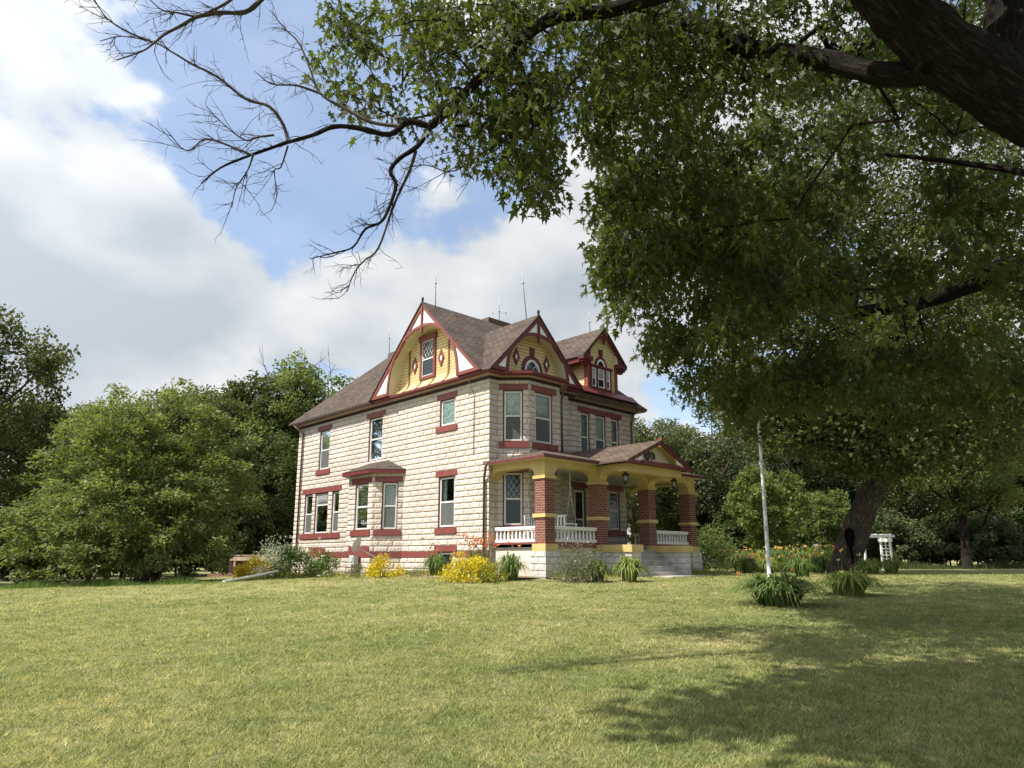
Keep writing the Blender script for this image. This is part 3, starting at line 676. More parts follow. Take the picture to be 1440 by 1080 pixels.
def arch_z(ds, a_, b_, z0, p=2.15):
    t = abs(ds) / a_
    return z0 + b_ * max(0, 1 - t ** p) ** (1 / p) if t < 1 else z0
def gable(fr, c, hw, zb, za, n0, nw, a_, b_, paint_, flare=0, zw=None, bw=.15, post=True):
    m = (za - zb) / hw; dv = bw * math.hypot(1, m)
    line = lambda s: za - m * abs(s - c)
    bb = MB()
    for sg in (1, -1):
        pts = [(c - sg * hw, zb), (c, za), (c, za - dv), (c - sg * (hw - dv / m), zb)]
        bb.prism([fr(s, n0, z) for s, z in pts], np.array(fr(0, -.07, 0)) - np.array(fr(0, 0, 0)))
        e0, e1 = sorted((c - sg * hw * .97, c - sg * (a_ + .02)))
        bb.lbox(fr, e0, e1, n0 - .065, n0 - .005, zb, zb + .13)
    N_ = 48; xs = [c + a_ * math.sin(t) for t in np.linspace(-math.pi / 2, math.pi / 2, N_)]
    inn = [(s, min(arch_z(s - c, a_, b_, zb), line(s) - .06)) for s in xs]
    xo = [c + (a_ + .11) * math.sin(t) for t in np.linspace(-math.pi / 2, math.pi / 2, N_)]
    out = [(s, min(max(arch_z(s - c, a_ + .11, b_ + .12, zb), zb), line(s) - .03)) for s in xo]
    bb.strip([fr(s, n0 + .012, z) for s, z in inn], [fr(s, n0 + .012, z) for s, z in out], np.array(fr(0, -.05, 0)) - np.array(fr(0, 0, 0)))
    if post: bb.lbox(fr, c - .045, c + .045, n0 - .05, n0 + .03, zb + b_ - .22, za - .12)
    # turned finial at the peak
    fq = MB(); f0 = np.array(fr(c, n0 - .02, za)); fq.tube([f0 + [0, 0, -.05], f0 + [0, 0, .10], f0 + [0, 0, .15], f0 + [0, 0, .22], f0 + [0, 0, .26]], [.05, .035, .06, .045, .01], 8); fq.build('finial', M['dark'], HOUSE)
    bo = bb.build('bargeboard', paint_, HOUSE)
    ss = np.linspace(c - hw * .96, c + hw * .96, 80); wp = MB()
    for s0, s1 in list(zip(ss, ss[1:])) + [(0, 0)]:
        if s0 == s1: lo, hi = [1, 1], [0, 0]
        else:
            lo = [arch_z(s - c, a_ + .04, b_ + .04, zb) for s in (s0, s1)]; hi = [line(s) - .05 for s in (s0, s1)]
        if hi[0] <= lo[0] or hi[1] <= lo[1]:
            if wp.f: wp.build('gable_panel', M['white'], HOUSE, recalc=False); wp = MB()
            continue
        wp.poly([fr(s0, n0 - .04, lo[0]), fr(s1, n0 - .04, lo[1]), fr(s1, n0 - .04, hi[1]), fr(s0, n0 - .04, hi[0])])
    so_ = MB()
    for (s0, z0), (s1, z1) in zip(inn, inn[1:]):
        so_.poly([fr(s0, n0 - .02, z0), fr(s1, n0 - .02, z1), fr(s1, nw - .02, z1), fr(s0, nw - .02, z0)], None, 0, True)
    so_.build('arch_soffit', M['cream'], HOUSE, recalc=False)
    zw = zb if zw is None else zw
    fl_ = lambda z: nw + (flare * ((zb + .5 - z) / .5) ** 2 if z < zb + .5 else 0)
    gw = MB()
    ss = np.linspace(c - a_, c + a_, 50)
    for s0, s1 in zip(ss, ss[1:]):
        h0, h1 = arch_z(s0 - c, a_, b_, zb), arch_z(s1 - c, a_, b_, zb)
        K = 14
        for k in range(K):
            t0, t1 = (k / K) ** 1.6, ((k + 1) / K) ** 1.6
            z00, z01, z10, z11 = zw + (h0 - zw) * t0, zw + (h0 - zw) * t1, zw + (h1 - zw) * t0, zw + (h1 - zw) * t1
            gw.poly([fr(s0, fl_(z00), z00), fr(s1, fl_(z10), z10), fr(s1, fl_(z11), z11), fr(s0, fl_(z01), z01)], [(s0, z00), (s1, z10), (s1, z11), (s0, z01)], 0, True)
    gw.build('gable_wall', M['siding'], HOUSE, recalc=False)
    return fl_
def diamond(fr, c, z, w_, h_, n):
    q = MB()
    O = [(c - w_, z), (c, z + h_), (c + w_, z), (c, z - h_)]; k = .45; I = [(c + (s - c) * k, z + (t - z) * k) for s, t in O]
    vec = np.array(fr(0, .035, 0)) - np.array(fr(0, 0, 0))
    q.strip([fr(s, n, t) for s, t in O + O[:1]], [fr(s, n, t) for s, t in I + I[:1]], vec)
    o = q.build('diamond_ornament', M['red'] if fr is fs else M['maroon'], HOUSE)
    q = MB(); q.poly([fr(s, n + .015, t) for s, t in I]); q.build('diamond_centre', M['white'], o)
# side gable
fl1 = gable(fs, 3.52, 3.52, 6.97, 10.37, .46, -.1, 2.2, 2.38, M['red'], flare=.40, zw=6.98)
cw = 3.76
wv = MB(); bars_rect(wv, fs, cw - .50, cw + .50, 7.42, 9.22, .12, -.1, -.03, 0); wv.lbox(fs, cw - .55, cw + .55, -.1, -.0, 9.0, 9.24, 0); bars_rect(wv, fs, cw - .39, cw + .39, 7.53, 9.01, .05, -.1, -.06, 1); wv.lbox(fs, cw - .35, cw + .35, -.09, -.055, 8.20, 8.25, 1)
g1w = wv.build('window', [M['red'], M['frame']], HOUSE); g1w['label'] = 'attic window with diamond leading in the side gable'
q = MB(); q.lbox(fs, cw - .36, cw + .36, -.1, -.085, 7.56, 8.98); q.build('pane', M['dark_glass'], g1w)
q = MB(); lattice(q, fs, cw - .34, cw + .34, 8.25, 8.96, -.075, .2, .011); q.build('lattice', M['white'], g1w)
diamond(fs, 4.64, 8.12, .19, .36, -.09); diamond(fs, 2.92, 8.10, .19, .36, -.09)
M['ochre'] = paint('ochre_brown_trim', (.20, .085, .035), .15, .5, 4)
for y in (5.02, 2.45):
    st = MB()
    zz = [8.9, 8.2, 7.5, 7.4, 7.3, 7.2, 7.1, 7.0]
    for z0, z1 in zip(zz, zz[1:]):
        n0, n1 = fl1(z0), fl1(z1)
        st.prism([fs(y - .045, n0, z0), fs(y + .045, n0, z0), fs(y + .045, n1, z1), fs(y - .045, n1, z1)], np.array(fs(0, .03, 0)) - np.array(fs(0, 0, 0)))
    st.build('gable_trim_strip', M['ochre'], HOUSE)
for y in (cw - .42, cw + .42):
    st = MB()
    zz = [7.42, 7.3, 7.2, 7.1, 7.0]
    for z0, z1 in zip(zz, zz[1:]):
        n0, n1 = fl1(z0), fl1(z1)
        st.prism([fs(y - .045, n0, z0), fs(y + .045, n0, z0), fs(y + .045, n1, z1), fs(y - .045, n1, z1)], np.array(fs(0, .03, 0)) - np.array(fs(0, 0, 0)))
    st.build('gable_trim_strip', M['ochre'], HOUSE)
# front gable
ff = frame((0, 0), (1, 0), (0, -1))
gable(ff, 2.05, 2.40, 6.97, 9.42, .46, .03, 1.55, 1.62, M['maroon'], zw=6.99)  # same trim as the side gable, in the shade-darkened red
def lunette(fr, c, zb, r, n, bandw, lat=True):
    q = MB(); ts = np.linspace(0, math.pi, 25); k = 1.12
    vec = np.array(fr(0, .05, 0)) - np.array(fr(0, 0, 0))
    cir = lambda rr: [fr(c + rr * math.cos(t), n, zb + rr * k * math.sin(t)) for t in ts]
    q.strip(cir(r + .03), cir(r + bandw), vec, 0); q.strip(cir(r - .05), cir(r + .03), vec * .8, 1)
    q.lbox(fr, c - r - bandw, c + r + bandw, n, n + .04, zb - .06, zb, 0)
    q.prism([fr(c - .075, n, zb + (r + bandw) * k - .03), fr(c + .075, n, zb + (r + bandw) * k - .03), fr(c + .12, n, zb + (r + bandw) * k + .30), fr(c - .12, n, zb + (r + bandw) * k + .30)], vec * 1.4, 0)
    o = q.build('arched_window', [M['maroon'], M['white']], HOUSE)
    q = MB(); q.poly([fr(c + (r - .04) * math.cos(t), n + .012, zb + (r - .04) * k * math.sin(t)) for t in ts]); q.build('pane', M['dark_glass'], o)
    if lat:
        q = MB()
        for cx_ in (-.75, 0, .75):
            pts = [(cx_ * r + .62 * r * math.cos(t), .62 * r * k * math.sin(t) + (.0 if cx_ else .28 * r)) for t in np.linspace(0, 2 * math.pi, 30)]
            run = []
            for s, z in pts + [(9, 9)]:
                if z > 0 and math.hypot(s, z / k) < r - .05: run.append(fr(c + s, n + .024, zb + z))
                else:
                    if len(run) > 2: q.tube(run, .012, 4)
                    run = []
        q.build('tracery', M['white'], o)
    return o
lunette(ff, 2.08, 7.34, .37, .04, .17)
diamond(ff, 1.26, 7.76, .17, .34, .045); diamond(ff, 2.86, 7.76, .17, .34, .045)
# dormer
fd = frame((0, .35), (1, 0), (0, -1)); dc = 6.72
dw = MB(); dw.box(5.76, .352, 7.0, 7.69, 3.0, 8.76); dwo = dw.build('dormer_wall', M['siding'], HOUSE)
M['cboard'] = paint('red_corner_board', (.24, .06, .045), .15)
for x0 in (5.72, 7.56): q = MB(); q.box(x0, .30, 7.2, x0 + .17, .5, 8.6); q.build('corner_board', M['cboard'], dwo)
gable(fd, dc, 1.42, 8.70, 10.13, .16, .0, .95, .98, M['maroon'], zw=8.4, bw=.12)
for sg in (-1, 1):                                      # boxed cornice returns
    q = MB(); x0, x1 = sorted((dc + sg * 1.46, dc + sg * .84))
    q.lbox(fd, x0, x1, -.05, .24, 8.55, 8.72); q.lbox(fd, x0 + .06, x1 - .06, -.05, .18, 8.45, 8.55); q.lbox(fd, x0 + .14, x1 - .14, -.05, .11, 8.36, 8.45)
    q.box(dc + sg * .93, .36, 8.45, dc + sg * 1.4, 2.6, 8.66)
    q.build('cornice_return', M['maroon'], HOUSE)
q = MB(); bars_rect(q, fd, 5.92, 7.30, 7.44, 8.44, .09, .0, .06, 0); q.lbox(fd, 5.86, 7.36, .0, .09, 8.38, 8.47, 0)
for s in (6.28, 6.84): q.lbox(fd, s, s + .11, .0, .06, 7.5, 8.40, 0)
for s0, s1 in ((6.01, 6.28), (6.39, 6.84), (6.95, 7.21)): bars_rect(q, fd, s0, s1, 7.53, 8.36, .045, .0, .04, 1)
dwin = q.build('window', [M['maroon'], M['white']], HOUSE); dwin['label'] = 'triple attic window with leaded upper sashes in the dormer'
q = MB(); q.lbox(fd, 6.0, 7.22, .0, .012, 7.5, 8.4); q.build('pane', M['dark_glass'], dwin)
q = MB()
for s0, s1 in ((6.05, 6.24), (6.43, 6.80), (6.99, 7.17)): lattice(q, fd, s0, s1, 7.92, 8.33, .025, .105, .011); q.lbox(fd, s0, s1, .013, .035, 7.89, 7.93)
q.build('lattice', M['white'], dwin)
lunette(fd, 6.62, 8.47, .25, .01, .13, False)
q = MB(); q.prism([(4.3, .33, 7.46), (4.3, .02, 7.14), (4.3, .12, 7.10), (4.3, .43, 7.42)], (4.5, 0, 0)); q.build('apron_board', M['maroon'], HOUSE)

# side bay roof
q = MB(); e = [np.array([*p, 3.93]) for p in offset([(0, 8.75), (0, 8.59), (-.87, 7.72), (-.87, 5.92), (0, 5.05), (0, 4.9)], .27)][1:5]
e[0] = np.array([0.0, e[0][1] + .02, 3.93]); e[3] = np.array([0.0, e[3][1] - .02, 3.93])
e = [e[0]] + [np.array([*p, 3.93]) for p in offset([(0, 8.59), (-.87, 7.72), (-.87, 5.92), (0, 5.05)], .27)][1:3] + [e[3]]
t0, t1 = np.array([0, 7.5, 4.42]), np.array([0, 6.2, 4.42])
q.slab([e[0], e[1], t0], .03); q.slab([e[1], e[2], t1, t0], .03); q.slab([e[2], e[3], t1], .03)
bo = q.build('bay_roof', M['shingle'], HOUSE)
q = MB()
for p0, p1 in zip(e, e[1:]):
    q.poly([p0 + [0, 0, -.16], p1 + [0, 0, -.16], p1 + [0, 0, -.005], p0 + [0, 0, -.005]])
q.poly([p + [0, 0, -.15] for p in e]); q.build('fascia', M['maroon'], bo, recalc=False)
q = MB(); q.tube([np.array(e[0]) + [-.02, .1, -.03], np.array(e[0]) + [-.1, -.02, -.25], (-.05, 8.66, 3.55)], .05, 8); q.build('gutter_elbow', M['brown'], bo)

# downspouts
def spout(pts, r=.045, mat='brown'):
    q = MB(); q.tube(pts, r, 8); q.build('downspout', M[mat], HOUSE)
spout([(-.36, 14.0, 6.86), (-.3, 13.85, 6.72), (-.07, 13.6, 6.45), (-.07, 13.6, .3)])
spout([(-.22, -.2, 3.72), (-.2, -.05, 3.55), (-.08, .16, 3.2), (-.08, .16, .1)])
spout([(-.07, 8.75, 3.5), (-.07, 8.72, 1.45)], .035)
spout([(2.95, -1.0, 6.85), (2.98, -.8, 6.6), (2.96, -.72, 6.2), (2.96, -.72, 4.3)], .04)
spout([(8.85, .1, 6.85), (8.72, .3, 6.6), (8.72, .38, 6.3), (8.72, .38, 4.5)], .04)
# wire conduit on the side wall
q = MB(); q.tube([(-.03, .8, 4.1), (-.03, .8, 5.0), (-.03, .79, 6.2), (-.38, .72, 6.75)], .012, 5); q.build('conduit', M['brown'], HOUSE)

# lightning rods
def rod(base, top, ball=.6, arrow=False):
    base, top = np.array(base, float), np.array(top, float); q = MB()
    q.tube([base, base + (top - base) * .7, top], [.02, .017, .009], 6)
    m_ = base + (top - base) * ball; q.tube([m_ - [0, 0, .05], m_ - [0, 0, .03], m_ + [0, 0, .0], m_ + [0, 0, .03], m_ + [0, 0, .05]], [.01, .04, .055, .04, .01], 8)
    if arrow:
        a_ = base + (top - base) * .42; k = np.array([.7236, -.69, 0]) * .33
        q.tube([a_ - k, a_ + k], .012, 5)
        for sg in (-1, 1): q.tube([a_ + k * sg, a_ + k * sg * .75 + [0, 0, .07]], .012, 4); q.tube([a_ + k * sg, a_ + k * sg * .75 - [0, 0, .07]], .012, 4)
    q.build('lightning_rod', M['steel'], HOUSE)
rod((.2, 3.52, 10.42), (.16, 3.5, 12.0)); rod((3.06, 11.06, 10.5), (3.0, 11.06, 12.0), .62)
rod((2.05, .2, 9.47), (1.62, .0, 11.25), .75); rod((3.9, 3.75, 10.6), (3.88, 3.75, 11.75), .5, True); rod((6.72, .95, 10.2), (6.7, .95, 11.1), .5)

# ------------------------------------------------------------------ the porch
PF = .93                                                # porch floor
cols = [(.12, .57), (2.78, 3.23), (5.65, 6.10), (8.40, 8.85)]; CY0, CY1 = -2.53, -2.08
q = MB(); q.box(.2, -2.45, PF - .12, 8.8, .44, PF); q.build('porch_floor', M['floor'], HOUSE)
for bb_ in ((.2, -2.0, .38, -.05), (.65, -2.452, 2.70, -2.26), (6.18, -2.452, 8.32, -2.26)):
    q = MB(); q.box(bb_[0], bb_[1], PF - .10, bb_[2], bb_[3], PF + .06); q.build('floor_edge', M['red'], HOUSE)
for bb_ in ((.26, -2.0, .32, -.02), (.70, -2.36, 2.67, -2.3), (6.24, -2.36, 8.29, -2.3), (8.62, -2.0, 8.68, .4)):
    q = MB(); q.box(bb_[0], bb_[1], -.9, bb_[2], bb_[3], PF - .125); q.build('porch_skirt', M['plaster'], HOUSE)
CEIL = 3.50
q = MB(); q.box(.2, -2.45, CEIL, 8.8, .44, CEIL + .04); q.box(2.9, -3.72, CEIL, 6.0, -2.46, CEIL + .04); q.build('porch_ceiling', M['ceil'], HOUSE)
for k, (x0, x1) in enumerate(cols):
    q = MB()
    q.box(x0, CY0, PF, x1, CY1, 3.0)
    co_ = q.build('porch_column', M['brick'], HOUSE)
    q = MB(); q.box(x0 - .055, CY0 - .055, 1.76, x1 + .055, CY1 + .055, 1.88); q.build('column_band', M['yellow'], co_)
    q = MB(); q.box(x0 - .05, CY0 - .05, 2.99, x1 + .05, CY1 + .05, 3.09); q.build('capital', M['yellow'], co_)
    q = MB(); q.box(x0 - .07, CY0 - .07, .69, x1 + .07, CY1 + .07, .935 if k in (0, 3) else .925); q.build('column_base', M['yellow'], co_)
    if True:
        q = MB(); q.box(x0 - .10, CY0 - .10, -.9, x1 + .12, CY1 + .10, .69); q.build('pedestal', M['stone_white'], co_)
def beam(fr, s0, s1, z0, z1, n0, n1, br=.42, bz=3.09, ends=(True, True), name='porch_beam'):
    """beam with quarter round brackets running down onto the capitals"""
    pts = [(s0, z1), (s1, z1)]
    if ends[1]: pts += [(s1, bz)] + [(s1 - br * .02 - br * math.sin(t) * 1.0, bz + (z0 - bz) * (1 - math.cos(t))) if False else (s1 - br * (1 - math.cos(t)), bz + (z0 - bz) * math.sin(t)) for t in np.linspace(.05, math.pi / 2, 9)]
    else: pts += [(s1, z0)]
    if ends[0]: pts += [(s0 + br * (1 - math.cos(t)), bz + (z0 - bz) * math.sin(t)) for t in np.linspace(math.pi / 2, .05, 9)] + [(s0, bz)]
    else: pts += [(s0, z0)]
    q = MB(); q.prism([fr(s, n0, z) for s, z in pts], np.array(fr(0, n1, 0)) - np.array(fr(0, n0, 0))); return q.build(name, M['yellow'], HOUSE)
fpf = frame((0, CY0), (1, 0), (0, -1))
ZB, ZBT = 3.40, 3.62
for k in range(3):
    a_, b_ = cols[k][1], cols[k + 1][0]
    beam(fpf, a_, b_, ZB, ZBT, 0, -.42)
for x0, x1 in cols:
    q = MB(); q.box(x0, CY0, 3.09, x1, CY1, ZBT); q.build('column_head', M['yellow'], HOUSE)
beam(frame((.12, CY1), (0, 1), (-1, 0)), 0, 2.06, ZB, ZBT, 0, -.40, ends=(True, True))
beam(frame((8.85, CY1), (0, 1), (1, 0)), 0, 2.5, ZB, ZBT, 0, -.40)
for x0, x1, ox in ((2.81, 3.19, -1), (5.69, 6.07, 1)):  # arms reaching forward under the portico
    beam(frame((x0 if ox < 0 else x1, CY0), (0, -1), (ox, 0)), 0, .825, ZB - .02, ZBT, 0, -.38, ends=(True, False))
q = MB(); q.box(2.81, -3.73, 3.34, 6.07, -3.36, 3.615); q.build('porch_beam', M['yellow'], HOUSE)
# porch roof: low hip along the front and a gable over the steps
q = MB(); ez, ey, sl_ = 3.72, -2.86, .262
x0, x1 = -.24, 9.25; t = 1.9
yb = .44; zb_ = ez + sl_ * (yb - ey)
q.slab([(x0, ey, ez), (x1, ey, ez), (x1 - (yb - ey), yb, zb_), (x0 + (yb - ey), yb, zb_)], .05)
q.slab([(x0, .05, ez), (x0, ey, ez), (x0 + (yb - ey), yb, zb_), (x0 + (yb - ey), .05 + (yb - ey) * .0 + .39, zb_)], .05)
q.slab([(x1, ey, ez), (x1, 3.0, ez), (x1 - (yb - ey), 3.0, zb_), (x1 - (yb - ey), yb, zb_)], .05)
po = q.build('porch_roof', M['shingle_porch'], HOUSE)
q = MB()
for bb_ in ((x0 + .05, ey, 2.5, ey + .05), (6.35, ey, x1, ey + .05), (x0, ey, x0 + .05, .04)):
    q = MB(); q.box(bb_[0], bb_[1], ez - .11, bb_[2], bb_[3], ez - .055); q.build('porch_fascia', M['maroon'], po)
q = MB(); q.box(x0 + .055, ey + .055, ez - .105, 2.6, CY0 + .02, ez - .08); q.box(x0 + .055, CY0 + .025, ez - .105, .14, -.01, ez - .08); q.box(6.2, ey + .055, ez - .105, x1, CY0 + .02, ez - .08); q.build('porch_soffit', M['cream'], po)
# portico gable
pc, phw, pm, pz = 4.42, 1.93, .44, 4.50
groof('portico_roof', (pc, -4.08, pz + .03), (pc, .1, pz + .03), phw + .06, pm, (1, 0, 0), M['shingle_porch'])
fp = frame((0, -3.97), (1, 0), (0, -1)); zpb = pz - phw * pm
q = MB()
for sg in (-1, 1): q.prism([fp(pc - sg * phw, .07, zpb - .03), fp(pc, .07, pz - .03), fp(pc, .07, pz - .13), fp(pc - sg * phw, .07, zpb - .12)], (0, .08, 0))
q.lbox(fp, pc - phw + .05, pc - 1.12, 0, .05, zpb - .07, zpb + .04); q.lbox(fp, pc - 1.12, pc + 1.12, -.12, .10, zpb - .05, zpb + .07); q.lbox(fp, pc + 1.12, pc + phw - .05, 0, .05, zpb - .07, zpb + .04)
q.build('portico_bargeboard', M['maroon'], HOUSE)
q = MB(); ta, tb = 1.02, .60
lnp = lambda s: pz - .06 - pm * abs(s - pc)
ss = np.linspace(pc - phw + .1, pc + phw - .1, 70)
for s0, s1 in zip(ss, ss[1:]):
    lo = [arch_z(s - pc, ta, tb, zpb + .05) for s in (s0, s1)]; hi = [lnp(s0), lnp(s1)]
    if min(hi[0] - lo[0], hi[1] - lo[1]) <= 0: continue
    q.poly([fp(s0, 0, lo[0]), fp(s1, 0, lo[1]), fp(s1, 0, hi[1]), fp(s0, 0, hi[0])])
q.build('portico_panel', M['white'], HOUSE, recalc=False)
q = MB(); xs = [pc + ta * math.sin(t) for t in np.linspace(-math.pi / 2, math.pi / 2, 32)]
ar = [(s, arch_z(s - pc, ta, tb, zpb + .05)) for s in xs]
for (s0, z0), (s1, z1) in zip(ar, ar[1:]):
    q.poly([fp(s0, .0, z0), fp(s1, .0, z1), fp(s1, -.28, z1), fp(s0, -.28, z0)], None, 0, True)
    q.poly([fp(s0, -.28, zpb), fp(s1, -.28, zpb), fp(s1, -.28, z1), fp(s0, -.28, z0)], None, 1)
q.poly([fp(pc - ta, 0, zpb + .05), fp(pc + ta, 0, zpb + .05), fp(pc + ta, -.28, zpb + .05), fp(pc - ta, -.28, zpb + .05)])
q.build('portico_recess', [M['yellow'], M['cream']], HOUSE, recalc=False)
# carved scroll in the recess
q = MB(); c0 = np.array(fp(pc - .32, -.24, zpb + .27))
def curl(cx_, cz, r, a0, a1, shrink, w_=.022):
    ts = np.linspace(0, 1, 22); pts = []
    for t in ts:
        a = a0 + (a1 - a0) * t; rr = r * (1 - shrink * t); pts.append(c0 + [cx_ + rr * math.cos(a), 0, cz + rr * math.sin(a)])
    q.tube(pts, [w_ * (1 - .4 * abs(2 * t - 1)) for t in ts], 6)
curl(.20, .04, .14, math.pi * 1.0, -math.pi * .9, .55, .03); curl(.20, .02, .17, math.pi, -.35, .1, .035); curl(-.05, .02, .15, 0, math.pi * 1.9, .6, .03)
curl(-.05, -.02, .10, math.pi * .6, math.pi * 2.6, .5, .025); curl(-.26, .02, .10, -.4, math.pi * 1.2, .4, .02); curl(.05, .1, .1, -.6, math.pi * 1.1, .2, .022)
q.tube([c0 + [-.38, 0, .02], c0 + [-.30, 0, .07], c0 + [-.2, 0, .02], c0 + [-.30, 0, -.03]], [.005, .02, .02, .005], 5)
q.build('carved_scroll', M['brown'], HOUSE)
q = MB(); q.box(pc - .045, -4.1, pz - .02, pc + .045, -3.96, pz + .11); q.build('portico_finial', M['red'], HOUSE)

# steps and cheek walls
for x0, x1 in ((2.76, 3.34), (5.68, 6.28)):
    q = MB(); q.box(x0 + .02, -3.84, -.9, x1 - .03, -2.54, .69); ck = q.build('step_wall', M['stone_white'], HOUSE)
    q = MB(); q.box(x0 - .03, -3.90, .69, x1 + .02, -2.62, .925); q.build('coping', M['yellow'], ck)
q = MB()
for k in range(5):
    zt_ = .93 - .186 * (k + 1); y0 = -2.45 - .30 * (k + 1)
    q.box(3.315 if k < 4 else 3.1, y0, -.9, 5.695 if k < 4 else 5.66, -2.44 if k == 0 else y0 + .30, zt_ if k < 4 else .03)
    if k < 4: q.box(3.315, y0 - .03, zt_ + .001, 5.695, y0 + .28, zt_ + .04)
q.build('steps', M['concrete'], HOUSE)

# balustrades: every baluster a sub-part
bal0 = None
prof = [(.052, 0), (.052, .045), (.040, .055), (.046, .09), (.050, .13), (.046, .18), (.033, .25), (.030, .29), (.036, .31), (.030, .33), (.05, .35), (.052, .40)]
def balustrade(p0, p1):
    global bal0
    p0, p1 = np.array([*p0, 0.]), np.array([*p1, 0.]); Ln = np.linalg.norm(p1 - p0); d_ = (p1 - p0) / Ln
    fr = frame(p0[:2], d_[:2], (d_[1], -d_[0])); q = MB()
    q.lbox(fr, 0, Ln, -.075, .075, 1.425, 1.505); q.lbox(fr, 0, Ln, -.06, .06, 1.385, 1.425); q.lbox(fr, 0, Ln, -.07, .07, 1.0, 1.085)
    o = q.build('balustrade', M['whitem'], HOUSE)
    n = max(2, round(Ln / .185))
    for k in range(n):
        pos = p0 + d_ * (Ln * (k + .5) / n); pos[2] = .985
        if bal0 is None:
            q = MB(); q.lathe([(r, z + .1) for r, z in [(.052, -.015)] + prof[1:]], (0, 0, 0), 10)
            bal0 = q.build('baluster', M['whitem'], o); b = bal0
        else:
            b = bal0.copy(); C.objects.link(b); b.parent = o
        b.location = pos
balustrade((.30, -2.07), (.30, -.02)); balustrade((.58, -2.36), (2.77, -2.36)); balustrade((6.11, -2.36), (8.39, -2.36)); balustrade((8.65, -2.07), (8.65, .42))

# lanterns hanging under the portico
def lantern(p, label):
    t_ = empty('porch_lantern', p, label, 'lantern', 'lanterns hanging under the portico')
    q = MB(); q.lathe([(.012, .32), (.012, .14)], (0, 0, 0), 6); q.lathe([(.01, .15), (.05, .12), (.16, .06), (.165, .045), (.0, .05)], (0, 0, 0), 6)
    for k in range(6):
        a = math.pi * 2 * k / 6; q.tube([(.10 * math.cos(a), .10 * math.sin(a), .05), (.065 * math.cos(a), .065 * math.sin(a), -.20)], .009, 4)
    q.lathe([(.07, -.20), (.075, -.22), (.02, -.24), (.015, -.28), (.003, -.30)], (0, 0, 0), 6); q.build('lantern_frame', M['black'], t_)
    q = MB(); q.lathe([(.09, .045), (.058, -.195)], (0, 0, 0), 6); q.build('lantern_glass', M['glass_lamp'], t_)
    return t_
p = onY(879.7, 663.5, -3.50); lantern((p[0], p[1], 3.19), 'black lantern hanging at the left end of the portico, nearest the house corner')
p = onY(947.6, 673, -3.50); lantern((p[0], p[1], 3.19), 'black lantern hanging at the right end of the portico beam')

# porch swing and chair behind the balustrade
sw = empty('porch_swing', (1.75, -1.55, 1.35), 'white slatted porch swing hung on chains behind the front balustrade', 'swing', rz=math.radians(90))
q = MB()
for k in range(5): q.box(-.65, -.25 + k * .11, 0, .65, -.16 + k * .11, .025)
q.build('seat', M['white'], sw)
q = MB()
for k in range(9): q.box(-.62 + k * .15, .28, .05, -.56 + k * .15, .31, .5)
q.box(-.65, .275, .48, .65, .315, .55); q.build('backrest', M['white'], sw)
for sx in (-.63, .63):
    q = MB(); q.box(sx - .04, -.27, .24, sx + .04, .30, .275); q.box(sx - .025, -.25, .02, sx + .025, -.20, .24); q.build('armrest', M['white'], sw)
    q = MB(); q.tube([(sx, -.23, .27), (sx, .0, 1.2), (sx, .03, 2.12)], .006, 5); q.tube([(sx, .28, .27), (sx, .06, 1.2), (sx, .03, 2.12)], .006, 5); q.build('chain', M['white'], sw)
chh = empty('porch_chair', (.85, -1.35, PF), 'light metal porch chair near the diamond paned window', 'chair')
q = MB(); q.box(-.22, -.22, .42, .22, .22, .45); q.build('seat', M['frame'], chh)
q = MB()
for k in range(5): q.tube([(-.2 + k * .1, .21, .5), (-.2 + k * .1, .27, .92)], .009, 5)
q.tube([(-.22, .2, .45), (-.22, .28, .95), (.22, .28, .95), (.22, .2, .45)], .014, 6); q.build('backrest', M['frame'], chh)
for sx in (-.2, .2):
    for sy in (-.2, .2): q = MB(); q.tube([(sx, sy, .43), (sx * 1.1, sy * 1.1, 0)], .013, 6); q.build('leg', M['frame'], chh)
# ------------------------------------------------------------------ lawn
def lawn_col(nt, co):
    a = noise(nt, co, .16, 4, .6); b = noise(nt, co, .9, 5, .65); c = noise(nt, co, 6, 4, .7)
    # faint streaks left by the mower, running towards the house
    mp = N(nt, 'ShaderNodeMapping'); mp.inputs['Rotation'].default_value = (0, 0, -.55); mp.inputs['Scale'].default_value = (.10, 1.5, 1); L(nt, co, mp.inputs[0])
    st = noise(nt, mp.outputs[0], 1.0, 4, .6)
    f = math_(nt, 'ADD', math_(nt, 'ADD', math_(nt, 'MULTIPLY', a, .32), math_(nt, 'MULTIPLY', b, .34)), math_(nt, 'MULTIPLY', c, .30))
    f = math_(nt, 'ADD', f, math_(nt, 'MULTIPLY', st, .14))
    return ramp(nt, f, [(.37, (.148, .170, .066)), (.48, (.220, .230, .098)), (.58, (.300, .285, .140)), (.71, (.45, .39, .23))])
lm, nt, b = newmat('mown_lawn')
co = coords(nt); lc = lawn_col(nt, co)
mp = N(nt, 'ShaderNodeMapping'); mp.inputs['Scale'].default_value = (1, 1, 1); L(nt, co, mp.inputs[0])
fine = noise(nt, co, 70, 4, .75); mid = noise(nt, co, 22, 4, .7)
gl_ = math_(nt, 'ADD', math_(nt, 'MULTIPLY', fine, .6), math_(nt, 'MULTIPLY', mid, .4))
L(nt, mixc(nt, 1.0, lc, ramp(nt, gl_, [(.30, (.30, .34, .26)), (.5, (.85, .87, .8)), (.66, (1.6, 1.5, 1.35))]), 'MULTIPLY'), b.inputs['Base Color'])
b.inputs['Roughness'].default_value = .95; b.inputs['Specular IOR Level'].default_value = .05
bump(nt, b, math_(nt, 'ADD', gl_, math_(nt, 'MULTIPLY', noise(nt, co, 5, 4), .7)), 1.0, .06)
